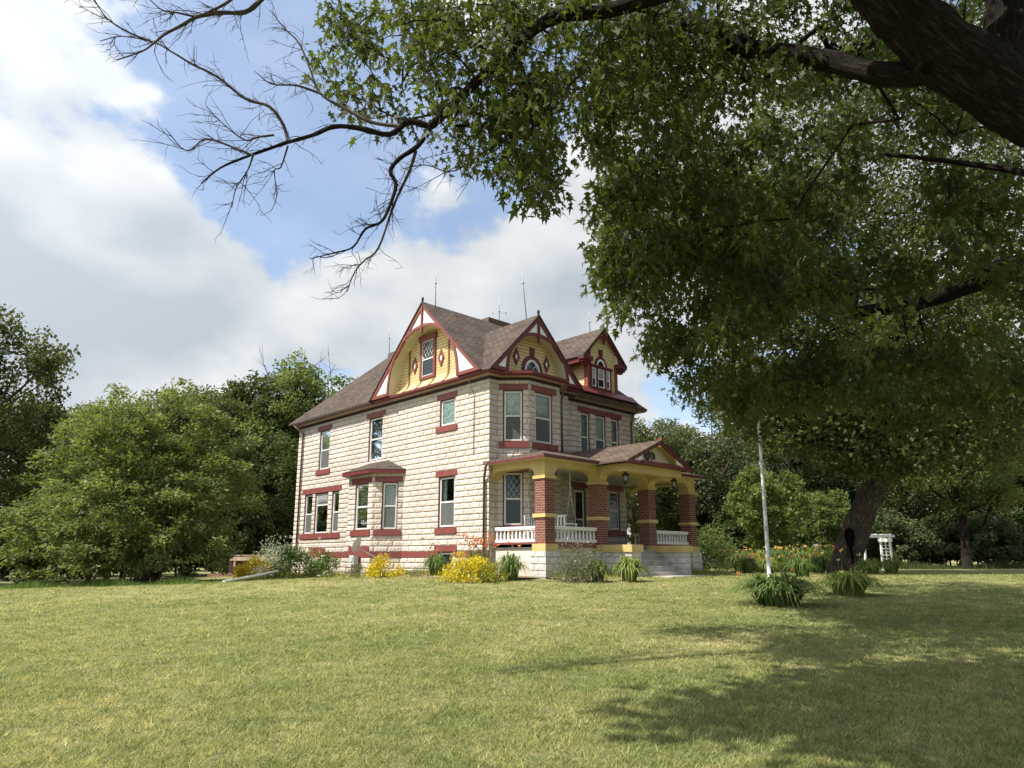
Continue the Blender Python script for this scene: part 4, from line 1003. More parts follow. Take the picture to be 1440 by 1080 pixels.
dl = np.concatenate([np.linspace(-30, 0, 12)[:-1], np.linspace(0, 60, 121), np.linspace(62, 130, 24), np.array([160, 220, 320, 480, 700, 1000, 1500])])
ll = np.concatenate([-np.array([1500, 900, 500, 300, 180, 110, 80]), np.linspace(-60, 60, 121), np.array([80, 110, 180, 300, 500, 900, 1500])])
DD, LL = np.meshgrid(dl, ll, indexing='ij')
XX = CAM[0] + DD * HD[0] + LL * RT[0]; YY = CAM[1] + DD * HD[1] + LL * RT[1]; ZZ = gz(XX, YY)
nd, nl = DD.shape; idx = np.arange(nd * nl).reshape(nd, nl)
faces = np.stack([idx[:-1, :-1], idx[1:, :-1], idx[1:, 1:], idx[:-1, 1:]], -1).reshape(-1, 4)
me = bpy.data.meshes.new('lawn'); me.from_pydata(np.stack([XX, YY, ZZ], -1).reshape(-1, 3).tolist(), [], faces.tolist())
me.polygons.foreach_set('use_smooth', [True] * len(faces)); me.materials.append(lm)
tag_o = bpy.data.objects.new('lawn', me); C.objects.link(tag_o); tag(tag_o, kind='structure')

rng = np.random.default_rng(7)
NT, PB = 78000, 10                                      # tufts, blades to a tuft
d_ = 4.3 * (30 / 4.3) ** rng.random(NT); u_ = rng.uniform(-520, 1960, NT)
lat = (u_ - PX) / (F / math.cos(TH)) * d_
bx = CAM[0] + d_ * HD[0] + lat * RT[0]; by = CAM[1] + d_ * HD[1] + lat * RT[1]
ok = ~((bx > -.2) & (by > -2.7) & (bx < 9.2))
bx, by, d_ = bx[ok], by[ok], d_[ok]
th_ = rng.gamma(3.0, .33, len(bx)); tr_ = np.clip(rng.normal(.45, .22, len(bx)), 0, 1)   # each tuft has its own height and tint
sp_ = .030 * (d_ / 5) ** .7
bx, by, d_, th_, tr_, sp_ = (np.repeat(a, PB) for a in (bx, by, d_, th_, tr_, sp_))
n_ = len(bx); bx = bx + rng.normal(size=n_) * sp_; by = by + rng.normal(size=n_) * sp_
hgt = (.012 + .021 * th_) * rng.uniform(.6, 1.15, n_); wd = .0085 * (d_ / 5) ** .8
an = rng.uniform(0, 2 * math.pi, n_); ln_ = rng.uniform(.4, 1.6, n_) * hgt; la = rng.uniform(0, 2 * math.pi, n_)
bz = gz(bx, by) - .004
V = np.zeros((n_, 3, 3)); cx_, sx_ = np.cos(an) * wd / 2, np.sin(an) * wd / 2
V[:, 0] = np.stack([bx - cx_, by - sx_, bz], -1); V[:, 1] = np.stack([bx + cx_, by + sx_, bz], -1)
V[:, 2] = np.stack([bx + np.cos(la) * ln_, by + np.sin(la) * ln_, bz + hgt], -1)
gm, nt, b = newmat('grass_blade'); co = coords(nt); out = nt.nodes['Material Output']
a = N(nt, 'ShaderNodeAttribute', attribute_name='rnd')
gc = mixc(nt, 1.0, lawn_col(nt, co), ramp(nt, a.outputs['Fac'], [(0, (.36, .48, .30)), (.40, (.84, .95, .74)), (.68, (1.38, 1.40, 1.22)), (1, (2.1, 1.9, 1.75))]), 'MULTIPLY')
L(nt, gc, b.inputs['Base Color']); b.inputs['Roughness'].default_value = .6; b.inputs['Specular IOR Level'].default_value = .25
tl = N(nt, 'ShaderNodeBsdfTranslucent'); L(nt, mixc(nt, 1.0, gc, (1.4, 1.4, .9), 'MULTIPLY'), tl.inputs[0])
mx = nt.nodes.new('ShaderNodeMixShader'); mx.inputs[0].default_value = .4
L(nt, b.outputs[0], mx.inputs[1]); L(nt, tl.outputs[0], mx.inputs[2]); L(nt, mx.outputs[0], out.inputs[0])
tag(leafmesh('grass', V, 3, gm, np.clip(tr_ * .75 + rng.random(n_) * .4 - .08, 0, 1)), kind='stuff')

# concrete landing at the foot of the steps
q = MB(); zz_ = float(gz(4.6, -4.8)); q.box(3.5, -4.9, zz_ - .2, 5.9, -3.95, zz_ + .03); tag(q.build('path', M['concrete']), kind='structure')

# bare soil and mulch of the beds against the house
bedm = paint('dry_garden_soil', (.20, .15, .09), .35, .95, 2.5, 30, .9)
def bed(a, b_, wid, seed):
    rg = np.random.default_rng(seed); a, b_ = np.array(a, float), np.array(b_, float); n = 40; q = MB(); t_ = (b_ - a) / np.linalg.norm(b_ - a); o = np.array([t_[1], -t_[0]])
    w_ = wid * (1 + .16 * np.sin(np.linspace(0, 11, n)) + rg.normal(size=n) * .05); K = 4
    P_ = [[a + (b_ - a) * i / (n - 1) + o * w_[i] * j / K for j in range(K + 1)] for i in range(n)]
    z = lambda p, j: (p[0], p[1], float(gz(p[0], p[1])) + (.05 if j < K else -.02))
    for i in range(n - 1):
        for j in range(K): q.poly([z(P_[i][j], j), z(P_[i + 1][j], j), z(P_[i + 1][j + 1], j + 1), z(P_[i][j + 1], j + 1)], None, 0, True)
    tag(q.build('flower_bed', bedm), kind='structure')
bed((-.01, 14.3), (-.01, -2.4), 2.3, 3); bed((.0, -2.6), (2.7, -2.6), 1.0, 4)

# ------------------------------------------------------------------ plants
MAPLE = np.array([(0, 0), (.30, .16), (.12, .30), (.40, .62), (.13, .56), (0, 1.15), (-.13, .56), (-.40, .62), (-.12, .30), (-.30, .16)])
DIAM = np.array([(0, 0), (.33, .45), (0, 1), (-.33, .45)])
def unit(a): return a / np.maximum(1e-9, np.linalg.norm(a, axis=-1, keepdims=True))
def leaves(rng, P, size, shape=DIAM, droop=.5, up=.6, curl=.0, out=None):
    """one flat leaf at each point: direction hangs by droop, face tends upward"""
    n = len(P)
    t = unit(rng.normal(size=(n, 3)) * [1, 1, .6] + np.array([0, 0, -droop]) + (0 if out is None else out))
    nn = rng.normal(size=(n, 3)) + np.array([0, 0, up * 2]); nn = unit(nn - t * (nn * t).sum(-1, keepdims=True)); s = np.cross(nn, t)
    sz = size * rng.uniform(.65, 1.25, n)
    V = P[:, None, :] + (s[:, None, :] * shape[None, :, :1] + t[:, None, :] * shape[None, :, 1:2]) * sz[:, None, None]
    return V
def tint(rng, m, n): return np.repeat(rng.random(m) * .72 - .02, n) + .34 * rng.random(m * n)
def clump_pts(rng, Cn, R, n, flat=.75):
    m = len(Cn); R = np.broadcast_to(R, (m,))
    d = rng.normal(size=(m, n, 3)); d = unit(d) * (rng.random((m, n, 1)) ** .45)
    return (Cn[:, None, :] + d * R[:, None, None] * np.array([1, 1, flat])).reshape(-1, 3)
def skeleton(rng, nodes, parents, pts, rmin=.006, k=.42, sag=.05):
    """join each point to the nearest wood already grown; returns wood tubes"""
    nodes = [np.array(p, float) for p in nodes]; par = list(parents); n0 = len(nodes)
    root = nodes[0]
    order = np.argsort([min(np.linalg.norm(p - q) for q in nodes) for p in pts])
    arr = np.array(nodes)
    for i in order:
        p = pts[i]; dd = np.linalg.norm(arr - p, axis=1); j = int(np.argmin(dd)); par.append(j); arr = np.vstack([arr, p])
    cnt = np.ones(len(arr))
    for i in range(len(arr) - 1, n0 - 1, -1):
        if par[i] >= 0: cnt[par[i]] += cnt[i]
    q = MB()
    for i in range(n0, len(arr)):
        a, b = arr[par[i]], arr[i]; r0, r1 = rmin * (cnt[i] + 1) ** k, rmin * cnt[i] ** k * .8
        mid = (a + b) / 2 + rng.normal(size=3) * np.linalg.norm(b - a) * .07 + [0, 0, sag * np.linalg.norm(b - a)]
        q.tube([a, mid, b], [r0, (r0 + r1) / 2, r1], 5, cap=False)
    return q

def crown_pts(rng, H, R, base, lobes, clumps, squash=1.0, top=.5):
    """clump centres spread over lobes that sit on an uneven egg"""
    cz = H * (base + (1 - base) * .5); rz = H * (1 - base) * .5
    L_, Cl = [], []
    for k in range(lobes):
        a = k * 2.39996 + rng.uniform(-.3, .3); zt = 1 - 2 * (k + .5) / lobes; zt = np.clip(zt + rng.uniform(-.15, .15), -1, 1)
        rr = math.sqrt(max(0, 1 - zt * zt)); e = rng.uniform(.55, .86)
        c = np.array([math.cos(a) * rr * R * e, math.sin(a) * rr * R * e, cz + zt * rz * e]); L_.append(c)
        lr = R * rng.uniform(.24, .40)
        d = unit(rng.normal(size=(clumps, 3)) + np.array([0, 0, .35])) * rng.uniform(.45, 1.0, (clumps, 1))
        Cl.append(c + d * lr * np.array([1, 1, .85]))
    return np.array(L_), np.concatenate(Cl)
_proto = {}
def make_tree(kind, H, R, base, lobes, clumps, nleaf, lsize, mat, bark, seed, tr=.25, bare=0, trunkbase=0.0, cr=.16):
    """crown and trunk meshes of one kind of tree, standing at the origin"""
    rng = np.random.default_rng(seed); L_, Cn = crown_pts(rng, H, R, base, lobes, clumps)
    P = clump_pts(rng, Cn, R * cr, nleaf, .7); tn = tint(rng, len(Cn), nleaf); k = P[:, 2] > .12; P = P[k]
    cr_o = leafmesh('crown', leaves(rng, P, lsize, DIAM, .35, .55), 4, M[mat], tn[k])
    q = MB(); wig = rng.normal(size=(7, 2)) * R * .035
    tp = [np.array([wig[k][0] * k / 3, wig[k][1] * k / 3, H * .78 * k / 6]) for k in range(7)]; tp[0][2] = -.3
    q.tube(tp, [tr * (1.25 if k == 0 else 1 - .13 * k) for k in range(7)], 10)
    for c in L_:
        k = int(np.clip((c[2] / H - .12) / .78 * 6, 1, 5)); s = tp[k]
        mid = s * .45 + c * .55 + np.array([0, 0, -.04 * H]) * .6 + rng.normal(size=3) * R * .04
        q.tube([s, mid, c], [tr * .38, tr * .22, tr * .06], 6, cap=False)
    for k in range(bare):                                 # dead sprays standing out of the crown
        c = L_[np.argsort(-L_[:, 2])[k % 4]]; d0 = unit(rng.normal(size=3) * [.5, .5, .2] + [0, 0, 1])
        e = c + d0 * R * .62; q.tube([c, (c + e) / 2 + rng.normal(size=3) * .15, e], [.028, .017, .006], 5)
        for _ in range(5):
            t = rng.uniform(.4, .95); s = c + (e - c) * t; q.tube([s, s + unit(rng.normal(size=3) + d0 * 1.2) * R * .22], [.010, .004], 4, cap=False)
    tr_o = q.build('trunk', M[bark], recalc=False)
    for o in (cr_o, tr_o): C.objects.unlink(o)
    return cr_o, tr_o
def plant_tree(kind, proto, u, d, H, label, group, name='broadleaf_tree', rz=0, sx=1.0):
    p = gpt(u, d); t = empty(name, p, label, 'tree', group, rz); s = H / proto[2]; t.scale = (s * sx, s * sx, s)
    for o in proto[:2]:
        c = o.copy(); C.objects.link(c); c.parent = t
    return t
P_oak = (*make_tree('oak', 12, 4.6, .10, 24, 15, 70, .21, 'l_oak', 'bark_dark', 11, .28), 12)
P_oak2 = (*make_tree('oak', 12, 4.2, .16, 20, 15, 70, .21, 'l_oak', 'bark_dark', 12, .26, 1), 12)
P_ash = (*make_tree('ash', 12, 4.8, .12, 26, 15, 70, .20, 'l_ash', 'bark', 13, .28), 12)
P_elm = (*make_tree('elm', 12, 3.9, .18, 22, 14, 66, .20, 'l_elder', 'bark_dark', 14, .26, 3, cr=.15), 12)
P_mid = (*make_tree('mid', 12, 4.4, .14, 24, 15, 66, .20, 'l_maple_far', 'bark', 15, .26), 12)
P_sum = (*make_tree('sumac', 6, 2.3, .10, 18, 12, 55, .17, 'l_sumac', 'bark', 16, .10), 6)
wl, wr = 'trees behind the house and shrubs on the left', 'trees of the wood on the right'
LD = 'dark broadleaf tree in the wood behind the left shrubs, one of several alike'
RD = 'dark broadleaf tree deep in the shaded wood behind the leaning tree'
for u, d, H, pr, lab, rz in (
    (440, 47, 14.4, P_elm, 'tall open tree with dead sprays at its top, beside the house roof', .4),
    (372, 50, 15.6, P_oak2, 'tallest dark tree behind the pale bush, left of the roof', 2.2),
    (325, 48, 14.0, P_mid, LD, 1.0), (262, 50, 14.4, P_mid, 'round topped dark tree above the big pale green bush', 3.0),
    (205, 48, 13.2, P_mid, LD, 4.0), (150, 50, 12.6, P_oak, LD, 5.1), (95, 46, 9.8, P_oak2, LD, .2),
    (-58, 33, 14.4, P_mid, 'tall tree leaning in at the left edge of the photo', 1.3), (12, 38, 10.2, P_elm, 'tree with a ragged crown standing at the left edge behind the pale bush', 5.5),
    (-150, 40, 12, P_oak, LD, 2.0), (420, 64, 14, P_oak, LD, 1.9), (300, 66, 14, P_oak, LD, 2.9), (180, 66, 13, P_mid, LD, .9), (60, 64, 12, P_oak, LD, 3.9), (360, 43, 9.0, P_oak, LD, .3), (405, 56, 11, P_mid, LD, 4.4)):
    plant_tree('l', pr, u, d, H, lab, wl, rz=rz, sx=.8 if u < 50 and u > -100 else 1.0)
for u, d, H, pr, lab, rz in (
    (893, 50, 11.4, P_mid, 'leafy tree showing behind the right end of the house roof', .6), (945, 54, 11.2, P_ash, 'grey green tree rising behind the portico gable', 1.7),
    (1012, 50, 11.8, P_ash, 'grey green tree between the porch and the flagpole', 3.1), (1075, 58, 12.2, P_ash, RD, 4.2), (1135, 52, 11.5, P_oak, RD, 5.3), (1205, 56, 13, P_oak2, RD, .9),
    (1282, 50, 12.5, P_mid, RD, 2.0), (1358, 40, 12.0, P_elm, 'tree with a bare straight trunk at the right edge of the lawn', 1.1), (1440, 50, 13, P_oak, RD, 3.3), (1520, 46, 13, P_mid, RD, 4.5), (1640, 46, 12, P_oak, RD, 5.0),
    (915, 68, 13, P_oak, RD, 2.2), (1000, 70, 13, P_mid, RD, 3.2), (1100, 70, 14, P_oak, RD, 1.2), (1190, 72, 14, P_mid, RD, 4.9), (1300, 70, 14, P_oak, RD, 5.9), (1410, 68, 14, P_mid, RD, .4), (1500, 66, 14, P_oak, RD, 1.4)):
    plant_tree('r', pr, u, d, H, lab, wr, rz=rz)
plant_tree('s', P_sum, 1082, 40, 6.3, 'small light green tree in front of the dark wood, right of the flagpole', None, 'small_tree', .5)
plant_tree('s', P_sum, 1165, 43, 5.2, 'small light green tree showing left of the leaning trunk', None, 'small_tree', 2.5)
# undergrowth at the wood's edge
P_und = (*make_tree('under', 3, 2.2, .02, 14, 12, 60, .16, 'l_oak', 'bark_dark', 21, .05), 3)
P_und2 = (*make_tree('under', 3, 2.0, .02, 12, 12, 60, .16, 'l_ash', 'bark_dark', 22, .05), 3)
UL, UR = 'dark undergrowth bush at the foot of the left wood', 'dark undergrowth bush along the edge of the right wood'
for u, d, H, pr in ((395, 47, 4.2, P_und), (352, 45, 4.0, P_und), (300, 42, 4.2, P_und), (250, 44, 4, P_und), (40, 31, 3.4, P_und), (-40, 28, 3.2, P_und), (100, 33, 3.0, P_und), (420, 52, 6, P_und), (340, 54, 7, P_und), (150, 38, 4.0, P_und), (205, 40, 4.2, P_und)):
    t = plant_tree('u', pr, u, d, H, UL, 'undergrowth of the left wood', 'undergrowth_bush', u * .1); t['category'] = 'bush'
for u, d, H, pr in ((1030, 47, 3.5, P_und), (1075, 49, 3.6, P_und), (1120, 46, 3.2, P_und), (1160, 50, 4, P_und), (1222, 45, 3.6, P_und2), (1265, 44, 3.4, P_und2), (1310, 45, 3.2, P_und), (1350, 46, 3.8, P_und), (1395, 43, 3.2, P_und2), (1440, 45, 3.6, P_und), (985, 50, 4, P_und), (935, 58, 4.5, P_und), (1490, 44, 3.4, P_und), (1375, 52, 3.6, P_und), (1335, 53, 3.6, P_und), (1410, 51, 3.6, P_und), (1300, 54, 3.8, P_und), (1460, 53, 4, P_und), (1240, 54, 4, P_und)):
    t = plant_tree('u', pr, u, d, H, UR, 'undergrowth of the right wood', 'undergrowth_bush', u * .1); t['category'] = 'bush'

# big pale green box elder on the left: several stems, feathery drooping sprays
rng = np.random.default_rng(31)
p0 = gpt(180, 27); be = empty('box_elder', p0, 'huge rounded pale green bush filling the left side of the lawn', 'bush')
lob = [(0, 0, 3.2, 2.3), (-2.2, .3, 3.0, 2.0), (2.3, .2, 3.1, 1.9), (-3.6, .2, 1.8, 1.5), (3.5, .3, 2.6, 1.5), (-1.0, .2, 5.0, 1.55), (1.3, .3, 5.0, 1.5), (.3, -1.6, 2.0, 2.0), (-2.4, -1.3, 1.5, 1.6), (2.6, -1.2, 1.7, 1.6), (.2, 1.8, 3, 2.0), (-2.9, .5, 4.4, 1.25), (3.2, .5, 4.4, 1.2), (-.3, -1.2, 4.2, 1.4), (0, -1.6, .8, 1.5), (-3.4, -.6, .8, 1.1), (3.4, -.6, 1.0, 1.1)]
Cn = []
for lx, ld, lz, lr in lob:
    lz, lr = lz * 1.23, lr * 1.1; lx *= .90
    k = int(38 * (lr / 1.5) ** 2); dd = unit(rng.normal(size=(k, 3)) + np.array([0, 0, .25])) * rng.uniform(.6, 1.06, (k, 1)) * lr
    Cn.append(RT * lx + HD * ld + [0, 0, lz] + dd * [1, 1, .95])
Cn = np.concatenate(Cn); Cn = Cn[Cn[:, 2] > .1]
outd = unit(Cn - [0, 0, 2.2]) * 1.1
tn = tint(rng, len(Cn), 62); P = clump_pts(rng, Cn, .42, 62, .6); od = np.repeat(outd, 62, 0); k = P[:, 2] > .05
leafmesh('crown', leaves(rng, P[k], .18, np.array([(0, 0), (.23, .4), (0, 1), (-.23, .4)]), .35, .7, out=od[k] * .8), 4, M['l_elder'], tn[k], be)
q = MB()
for k in range(9):
    a = rng.uniform(-1, 1) * 2.4; e = RT * (a * 1.2) + HD * rng.uniform(-1, 1) + [0, 0, rng.uniform(2.5, 4.2)]
    s = RT * a * .5 + HD * rng.uniform(-.5, .5) + [0, 0, -.2]; q.tube([s, (s + e) / 2 + rng.normal(size=3) * .2, e], [.11, .08, .03], 7)
q.build('trunk', M['bark'], be, recalc=False)

# ------------------------------------------------------------------ big maples
from mathutils.noise import noise as noise3
def zone(rng, specs):
    out = []
    for u, v, ru, rv, d0, d1, n in specs:
        k = 0
        while k < n:
            a, b = rng.uniform(-1, 1, 2)
            if a * a + b * b > 1: continue
            out.append(at(u + a * ru, v + b * rv, rng.uniform(d0, d1))); k += 1
    return np.array(out)
def trace(pts): return [at(u, v, d) for u, v, d in pts]
def smooth(pts, n=4):
    """Catmull-Rom through traced points"""
    p = [np.array(x, float) for x in pts]; p = [2 * p[0] - p[1]] + p + [2 * p[-1] - p[-2]]; o = []
    for i in range(1, len(p) - 2):
        for t in np.linspace(0, 1, n, endpoint=False):
            o.append(.5 * ((2 * p[i]) + (-p[i - 1] + p[i + 1]) * t + (2 * p[i - 1] - 5 * p[i] + 4 * p[i + 1] - p[i + 2]) * t * t + (-p[i - 1] + 3 * p[i] - 3 * p[i + 1] + p[i + 2]) * t ** 3))
    return o + [p[-2]]
def limb(name, pts, r0, r1, mat, parent, off, sides=10, gnarl=.03, power=1.0, n=4, rough=0):
    sp_ = smooth(pts, n); m = len(sp_); rg = np.random.default_rng(int(abs(sp_[0][0] * 1000)) % 9999)
    rad = [(r0 + (r1 - r0) * (k / (m - 1)) ** power) * (1 + rg.normal() * gnarl) for k in range(m)]
    q = MB(); q.tube([p - off for p in sp_], rad, sides)
    if rough:
        for i in range(m):
            c = sp_[i] - off
            for k_ in range(sides):
                j = i * sides + k_; v = np.array(q.v[j]); e = v - c
                f = 1 + rough * (noise3(Vector(v * 2.2)) + .7 * noise3(Vector(v * 5.5)) + .35 * noise3(Vector(v * 13)))
                q.v[j] = tuple(c + e * f)
    o = q.build(name, mat, parent, recalc=False); return sp_, rad
def twigs(rng, q, line, n, l0, l1, off, r=.006, depth=2, bias=None, rad=None):
    """bare side shoots along a branch"""
    for _ in range(n):
        t = rng.uniform(.08, .99) * (len(line) - 1); i = int(t); s = line[i] + (line[min(i + 1, len(line) - 1)] - line[i]) * (t - i)
        ax = unit(line[min(i + 1, len(line) - 1)] - line[max(i - 1, 0)])
        dr = unit(ax * rng.uniform(.3, 1.0) + rng.normal(size=3) * .55 + (0 if bias is None else bias)); ln = rng.uniform(l0, l1)
        pts = [s]
        for k in range(4): dr = unit(dr + rng.normal(size=3) * .22); pts.append(pts[-1] + dr * ln / 4)
        q.tube([p - off for p in pts], [r, r * .85, r * .7, r * .55, r * .3], 4, cap=False)
        if depth > 1: twigs(rng, q, pts, rng.integers(2, 5), l0 * .3, l1 * .45, off, r * .6, depth - 1, bias)

rng = np.random.default_rng(5)
TB = gpt(2050, 7.2)
mt = empty('silver_maple', TB, 'huge old maple overhanging the lawn, with a long bare bough across the sky', 'tree')
J = at(1560, 175, 7.2)
limb('trunk', [TB + [0, 0, -.4], TB + [0, 0, .7], TB + RT * -.4 + [0, 0, 2.2], TB + RT * -1.3 + [0, 0, 3.6], J], .72, .5, M['bark'], mt, TB, 20, .02)
main, mrad = limb('limb', [J] + trace([(1470, 158, 7.1), (1380, 108, 7.0), (1300, 50, 6.9), (1235, -14, 6.8), (1150, -120, 6.8), (1060, -260, 7.0)]), .47, .19, M['bark_dark'], mt, TB, 40, .0, .8, 22, .16)
limb('limb', trace([(1400, 130, 7.1), (1418, 50, 7.2), (1430, -60, 7.3), (1440, -200, 7.5)]), .30, .2, M['bark_dark'], mt, TB, 28, .0, 1, 14, .16)
limb('limb', trace([(1330, 100, 7.0), (1305, 40, 7.15), (1285, -40, 7.3), (1260, -150, 7.6)]), .20, .12, M['bark_dark'], mt, TB, 12)
l3, _ = limb('limb', trace([(1330, 100, 7.0), (1240, 104, 7.4), (1170, 88, 7.8), (1110, 77, 8.0), (1062, 72, 8.1), (1010, 48, 8.2), (962, 27, 8.3)]), .13, .115, M['bark_dark'], mt, TB, 16, 0, 1, 10, .2)
l4, _ = limb('limb', trace([(1150, -120, 6.8), (1060, -70, 7.0), (980, -25, 7.2), (900, 2, 7.3), (850, 16, 7.4), (790, 22, 7.4), (755, 38, 7.4), (720, 68, 7.4), (690, 96, 7.4), (655, 130, 7.35), (625, 160, 7.3), (605, 178, 7.3)]), .11, .045, M['bark_dark'], mt, TB, 10)
limb('limb', trace([(1480, 250, 9.0), (1400, 236, 9.5), (1310, 224, 10), (1235, 216, 10.4)]), .055, .03, M['bark_dark'], mt, TB, 8)
l5, _ = limb('limb', trace([(1600, 330, 11), (1480, 372, 12), (1420, 378, 12.5), (1360, 400, 13), (1290, 425, 13.5), (1200, 440, 14)]), .34, .12, M['bark_dark'], mt, TB, 12)
# knot hole where a bough was lost
kc = at(1303, 98, 6.52); q = MB(); ax = unit(CAM - kc); e1 = unit(np.cross(ax, UP)); e2 = np.cross(ax, e1)
ring = [kc + (e1 * math.cos(t) + e2 * math.sin(t)) * .08 - TB for t in np.linspace(0, 2 * math.pi, 19)]
q.tube(ring, [.032 + .009 * math.sin(3 * t) for t in range(19)], 7); q.build('knot', M['bark_dark'], mt, recalc=False)
q = MB(); q.poly([kc + ax * .012 + (e1 * math.cos(t) + e2 * math.sin(t)) * .075 - TB for t in np.linspace(0, 2 * math.pi, 18, endpoint=False)]); q.build('knot_hole', M['hollow'], mt)
rb = np.random.default_rng(77); tb = -RT * .3
def bl(pts, r0, r1):
    ln_ = smooth(trace(pts)); q = MB(); q.tube([p - TB for p in ln_], [r * (1 + rb.normal() * .05) for r in np.linspace(r0, r1, len(ln_))], 7)
    twigs(rb, q, ln_, max(8, int(len(ln_) * .8)), .10, .50, TB, .0046, 2, tb); q.build('bough', M['bark_dark'] if r0 > .03 else M['twig'], mt, recalc=False)
bl([(605, 178, 7.3), (575, 171, 7.25), (548, 189, 7.2), (505, 180, 7.1), (470, 178, 7.0), (440, 190, 6.9), (405, 200, 6.8), (370, 212, 6.7), (345, 221, 6.6), (310, 236, 6.5), (283, 258, 6.4)], .040, .007)
bl([(605, 178, 7.3), (588, 205, 7.25), (562, 223, 7.2), (549, 241, 7.2), (557, 260, 7.2), (548, 290, 7.2), (536, 312, 7.2), (514, 322, 7.15), (497, 347, 7.1), (472, 355, 7.05), (436, 364, 7.0)], .032, .005)
bl([(585, 212, 7.25), (576, 240, 7.3), (562, 270, 7.3), (551, 296, 7.3), (532, 349, 7.3), (513, 366, 7.3), (499, 382, 7.3), (488, 410, 7.3)], .020, .005)
bl([(566, 178, 7.25), (523, 172, 7.3), (487, 154, 7.3), (450, 131, 7.3), (435, 94, 7.3), (420, 60, 7.3), (400, 40, 7.3), (380, 14, 7.3)], .024, .005)
bl([(450, 131, 7.3), (416, 120, 7.2), (382, 118, 7.1), (358, 100, 7.0)], .016, .004)
bl([(405, 199, 6.8), (398, 175, 6.8), (379, 150, 6.75), (345, 139, 6.7), (307, 109, 6.6), (270, 90, 6.5), (240, 72, 6.4), (217, 60, 6.4), (172, 51, 6.3), (140, 58, 6.2)], .020, .004)
bl([(390, -25, 7.0), (367, 0, 6.9), (345, 17, 6.8), (310, 18, 6.7), (277, 24, 6.6), (255, 36, 6.55), (232, 48, 6.5), (217, 60, 6.4), (200, 72, 6.3), (165, 84, 6.2)], .030, .006)
bl([(345, -20, 6.8), (319, 4, 6.7), (277, 24, 6.6)], .020, .012)
bl([(277, 24, 6.6), (250, 18, 6.5), (228, 14, 6.45), (206, -5, 6.4)], .013, .005)
bl([(217, 60, 6.4), (180, 45, 6.3), (150, 25, 6.2), (130, -5, 6.2)], .012, .005)
bl([(385, 190, 6.8), (362, 193, 6.7), (345, 197, 6.65), (318, 178, 6.6), (290, 150, 6.5)], .013, .004)
bl([(356, 219, 6.6), (330, 208, 6.5), (290, 195, 6.45), (262, 212, 6.4), (232, 180, 6.3)], .012, .004)
bl([(356, 219, 6.6), (348, 240, 6.6), (332, 265, 6.55), (326, 292, 6.5)], .010, .004)
bl([(405, 205, 6.8), (395, 235, 6.8), (386, 240, 6.8), (390, 274, 6.75)], .010, .004)
bl([(700, 200, 7.6), (640, 240, 7.6), (600, 232, 7.5), (572, 236, 7.5)], .010, .005)
bl([(830, 90, 8), (800, 120, 8), (780, 140, 8)], .018, .012)
for _ in range(9):
    q = MB(); ln_ = smooth(trace([(rb.uniform(600, 760), rb.uniform(120, 200), 7.5), (rb.uniform(560, 720), rb.uniform(190, 300), 7.4)]), 3); q.tube([p - TB for p in ln_], np.linspace(.009, .003, len(ln_)), 5)
    twigs(rb, q, ln_, 5, .15, .4, TB, .004, 2); q.build('twig', M['twig'], mt, recalc=False)
# leafy sprays
ZA = zone(rng, [(495, 90, 48, 70, 8.2, 9.2, 17), (550, 130, 60, 60, 8, 9, 13), (500, 30, 50, 40, 8, 9, 9), (610, 35, 120, 60, 7, 9, 44), (680, 85, 110, 85, 6.8, 9, 62), (705, 175, 82, 72, 7, 8.8, 44), (752, 245, 36, 42, 7, 7.8, 22), (740, 150, 60, 70, 7, 8.5, 20),
    (820, 60, 130, 95, 7, 10, 150), (950, 90, 130, 110, 7.5, 11, 150), (1080, 40, 160, 90, 7.5, 11, 120), (1230, 60, 170, 120, 8.5, 12, 130), (1380, 60, 120, 140, 8.5, 12, 110), (840, 175, 26, 55, 9, 10.5, 40)])
ZB_ = zone(rng, [(930, 240, 105, 130, 9.5, 15, 150), (1040, 270, 170, 190, 10, 17, 220), (1220, 270, 220, 190, 10, 17, 200), (1390, 320, 130, 220, 10, 17, 120), (885, 370, 50, 75, 11, 14, 55), (985, 420, 95, 85, 11, 16, 95), (1090, 460, 160, 105, 12, 17, 140), (958, 505, 34, 42, 12.5, 14, 22), (1290, 480, 180, 100, 12, 17, 115), (858, 290, 30, 60, 10, 12, 26), (1420, 520, 80, 120, 12, 16, 55), (838, 432, 18, 22, 12, 12.8, 12)])
def layered(rng, Z, k, sp_=(.8, .7, .17)):
    """gather clumps into flat drooping boughs with gaps between them"""
    base = Z[::k + 3]; out_ = []
    for c in base:
        t_ = unit(c - TB - [0, 0, 7]); t_ = unit(t_ * [1, 1, .2]); s_ = unit(np.cross(t_, UP)); q_ = rng.normal(size=(k, 3))
        a_ = q_[:, :1] * sp_[0]; out_.append(c + t_ * a_ + s_ * q_[:, 1:2] * sp_[1] * .7 + UP * (q_[:, 2:] * sp_[2] - .16 * np.abs(a_) ** 1.5))
    return np.concatenate(out_)
ZB_ = np.concatenate([layered(rng, ZB_, 9), ZB_[::6]])
dv_ = ZB_ - CAM; uz = PX + F * (dv_ @ RT) / (dv_ @ FW); vz = PY + F * (dv_ @ DN) / (dv_ @ FW)
edge = np.interp(vz, [0, 300, 420, 440, 475, 530, 560, 600], [838, 845, 842, 846, 898, 925, 950, 1040])
ZB_ = ZB_[uz > edge]                                     # the crown ends short of the dormer
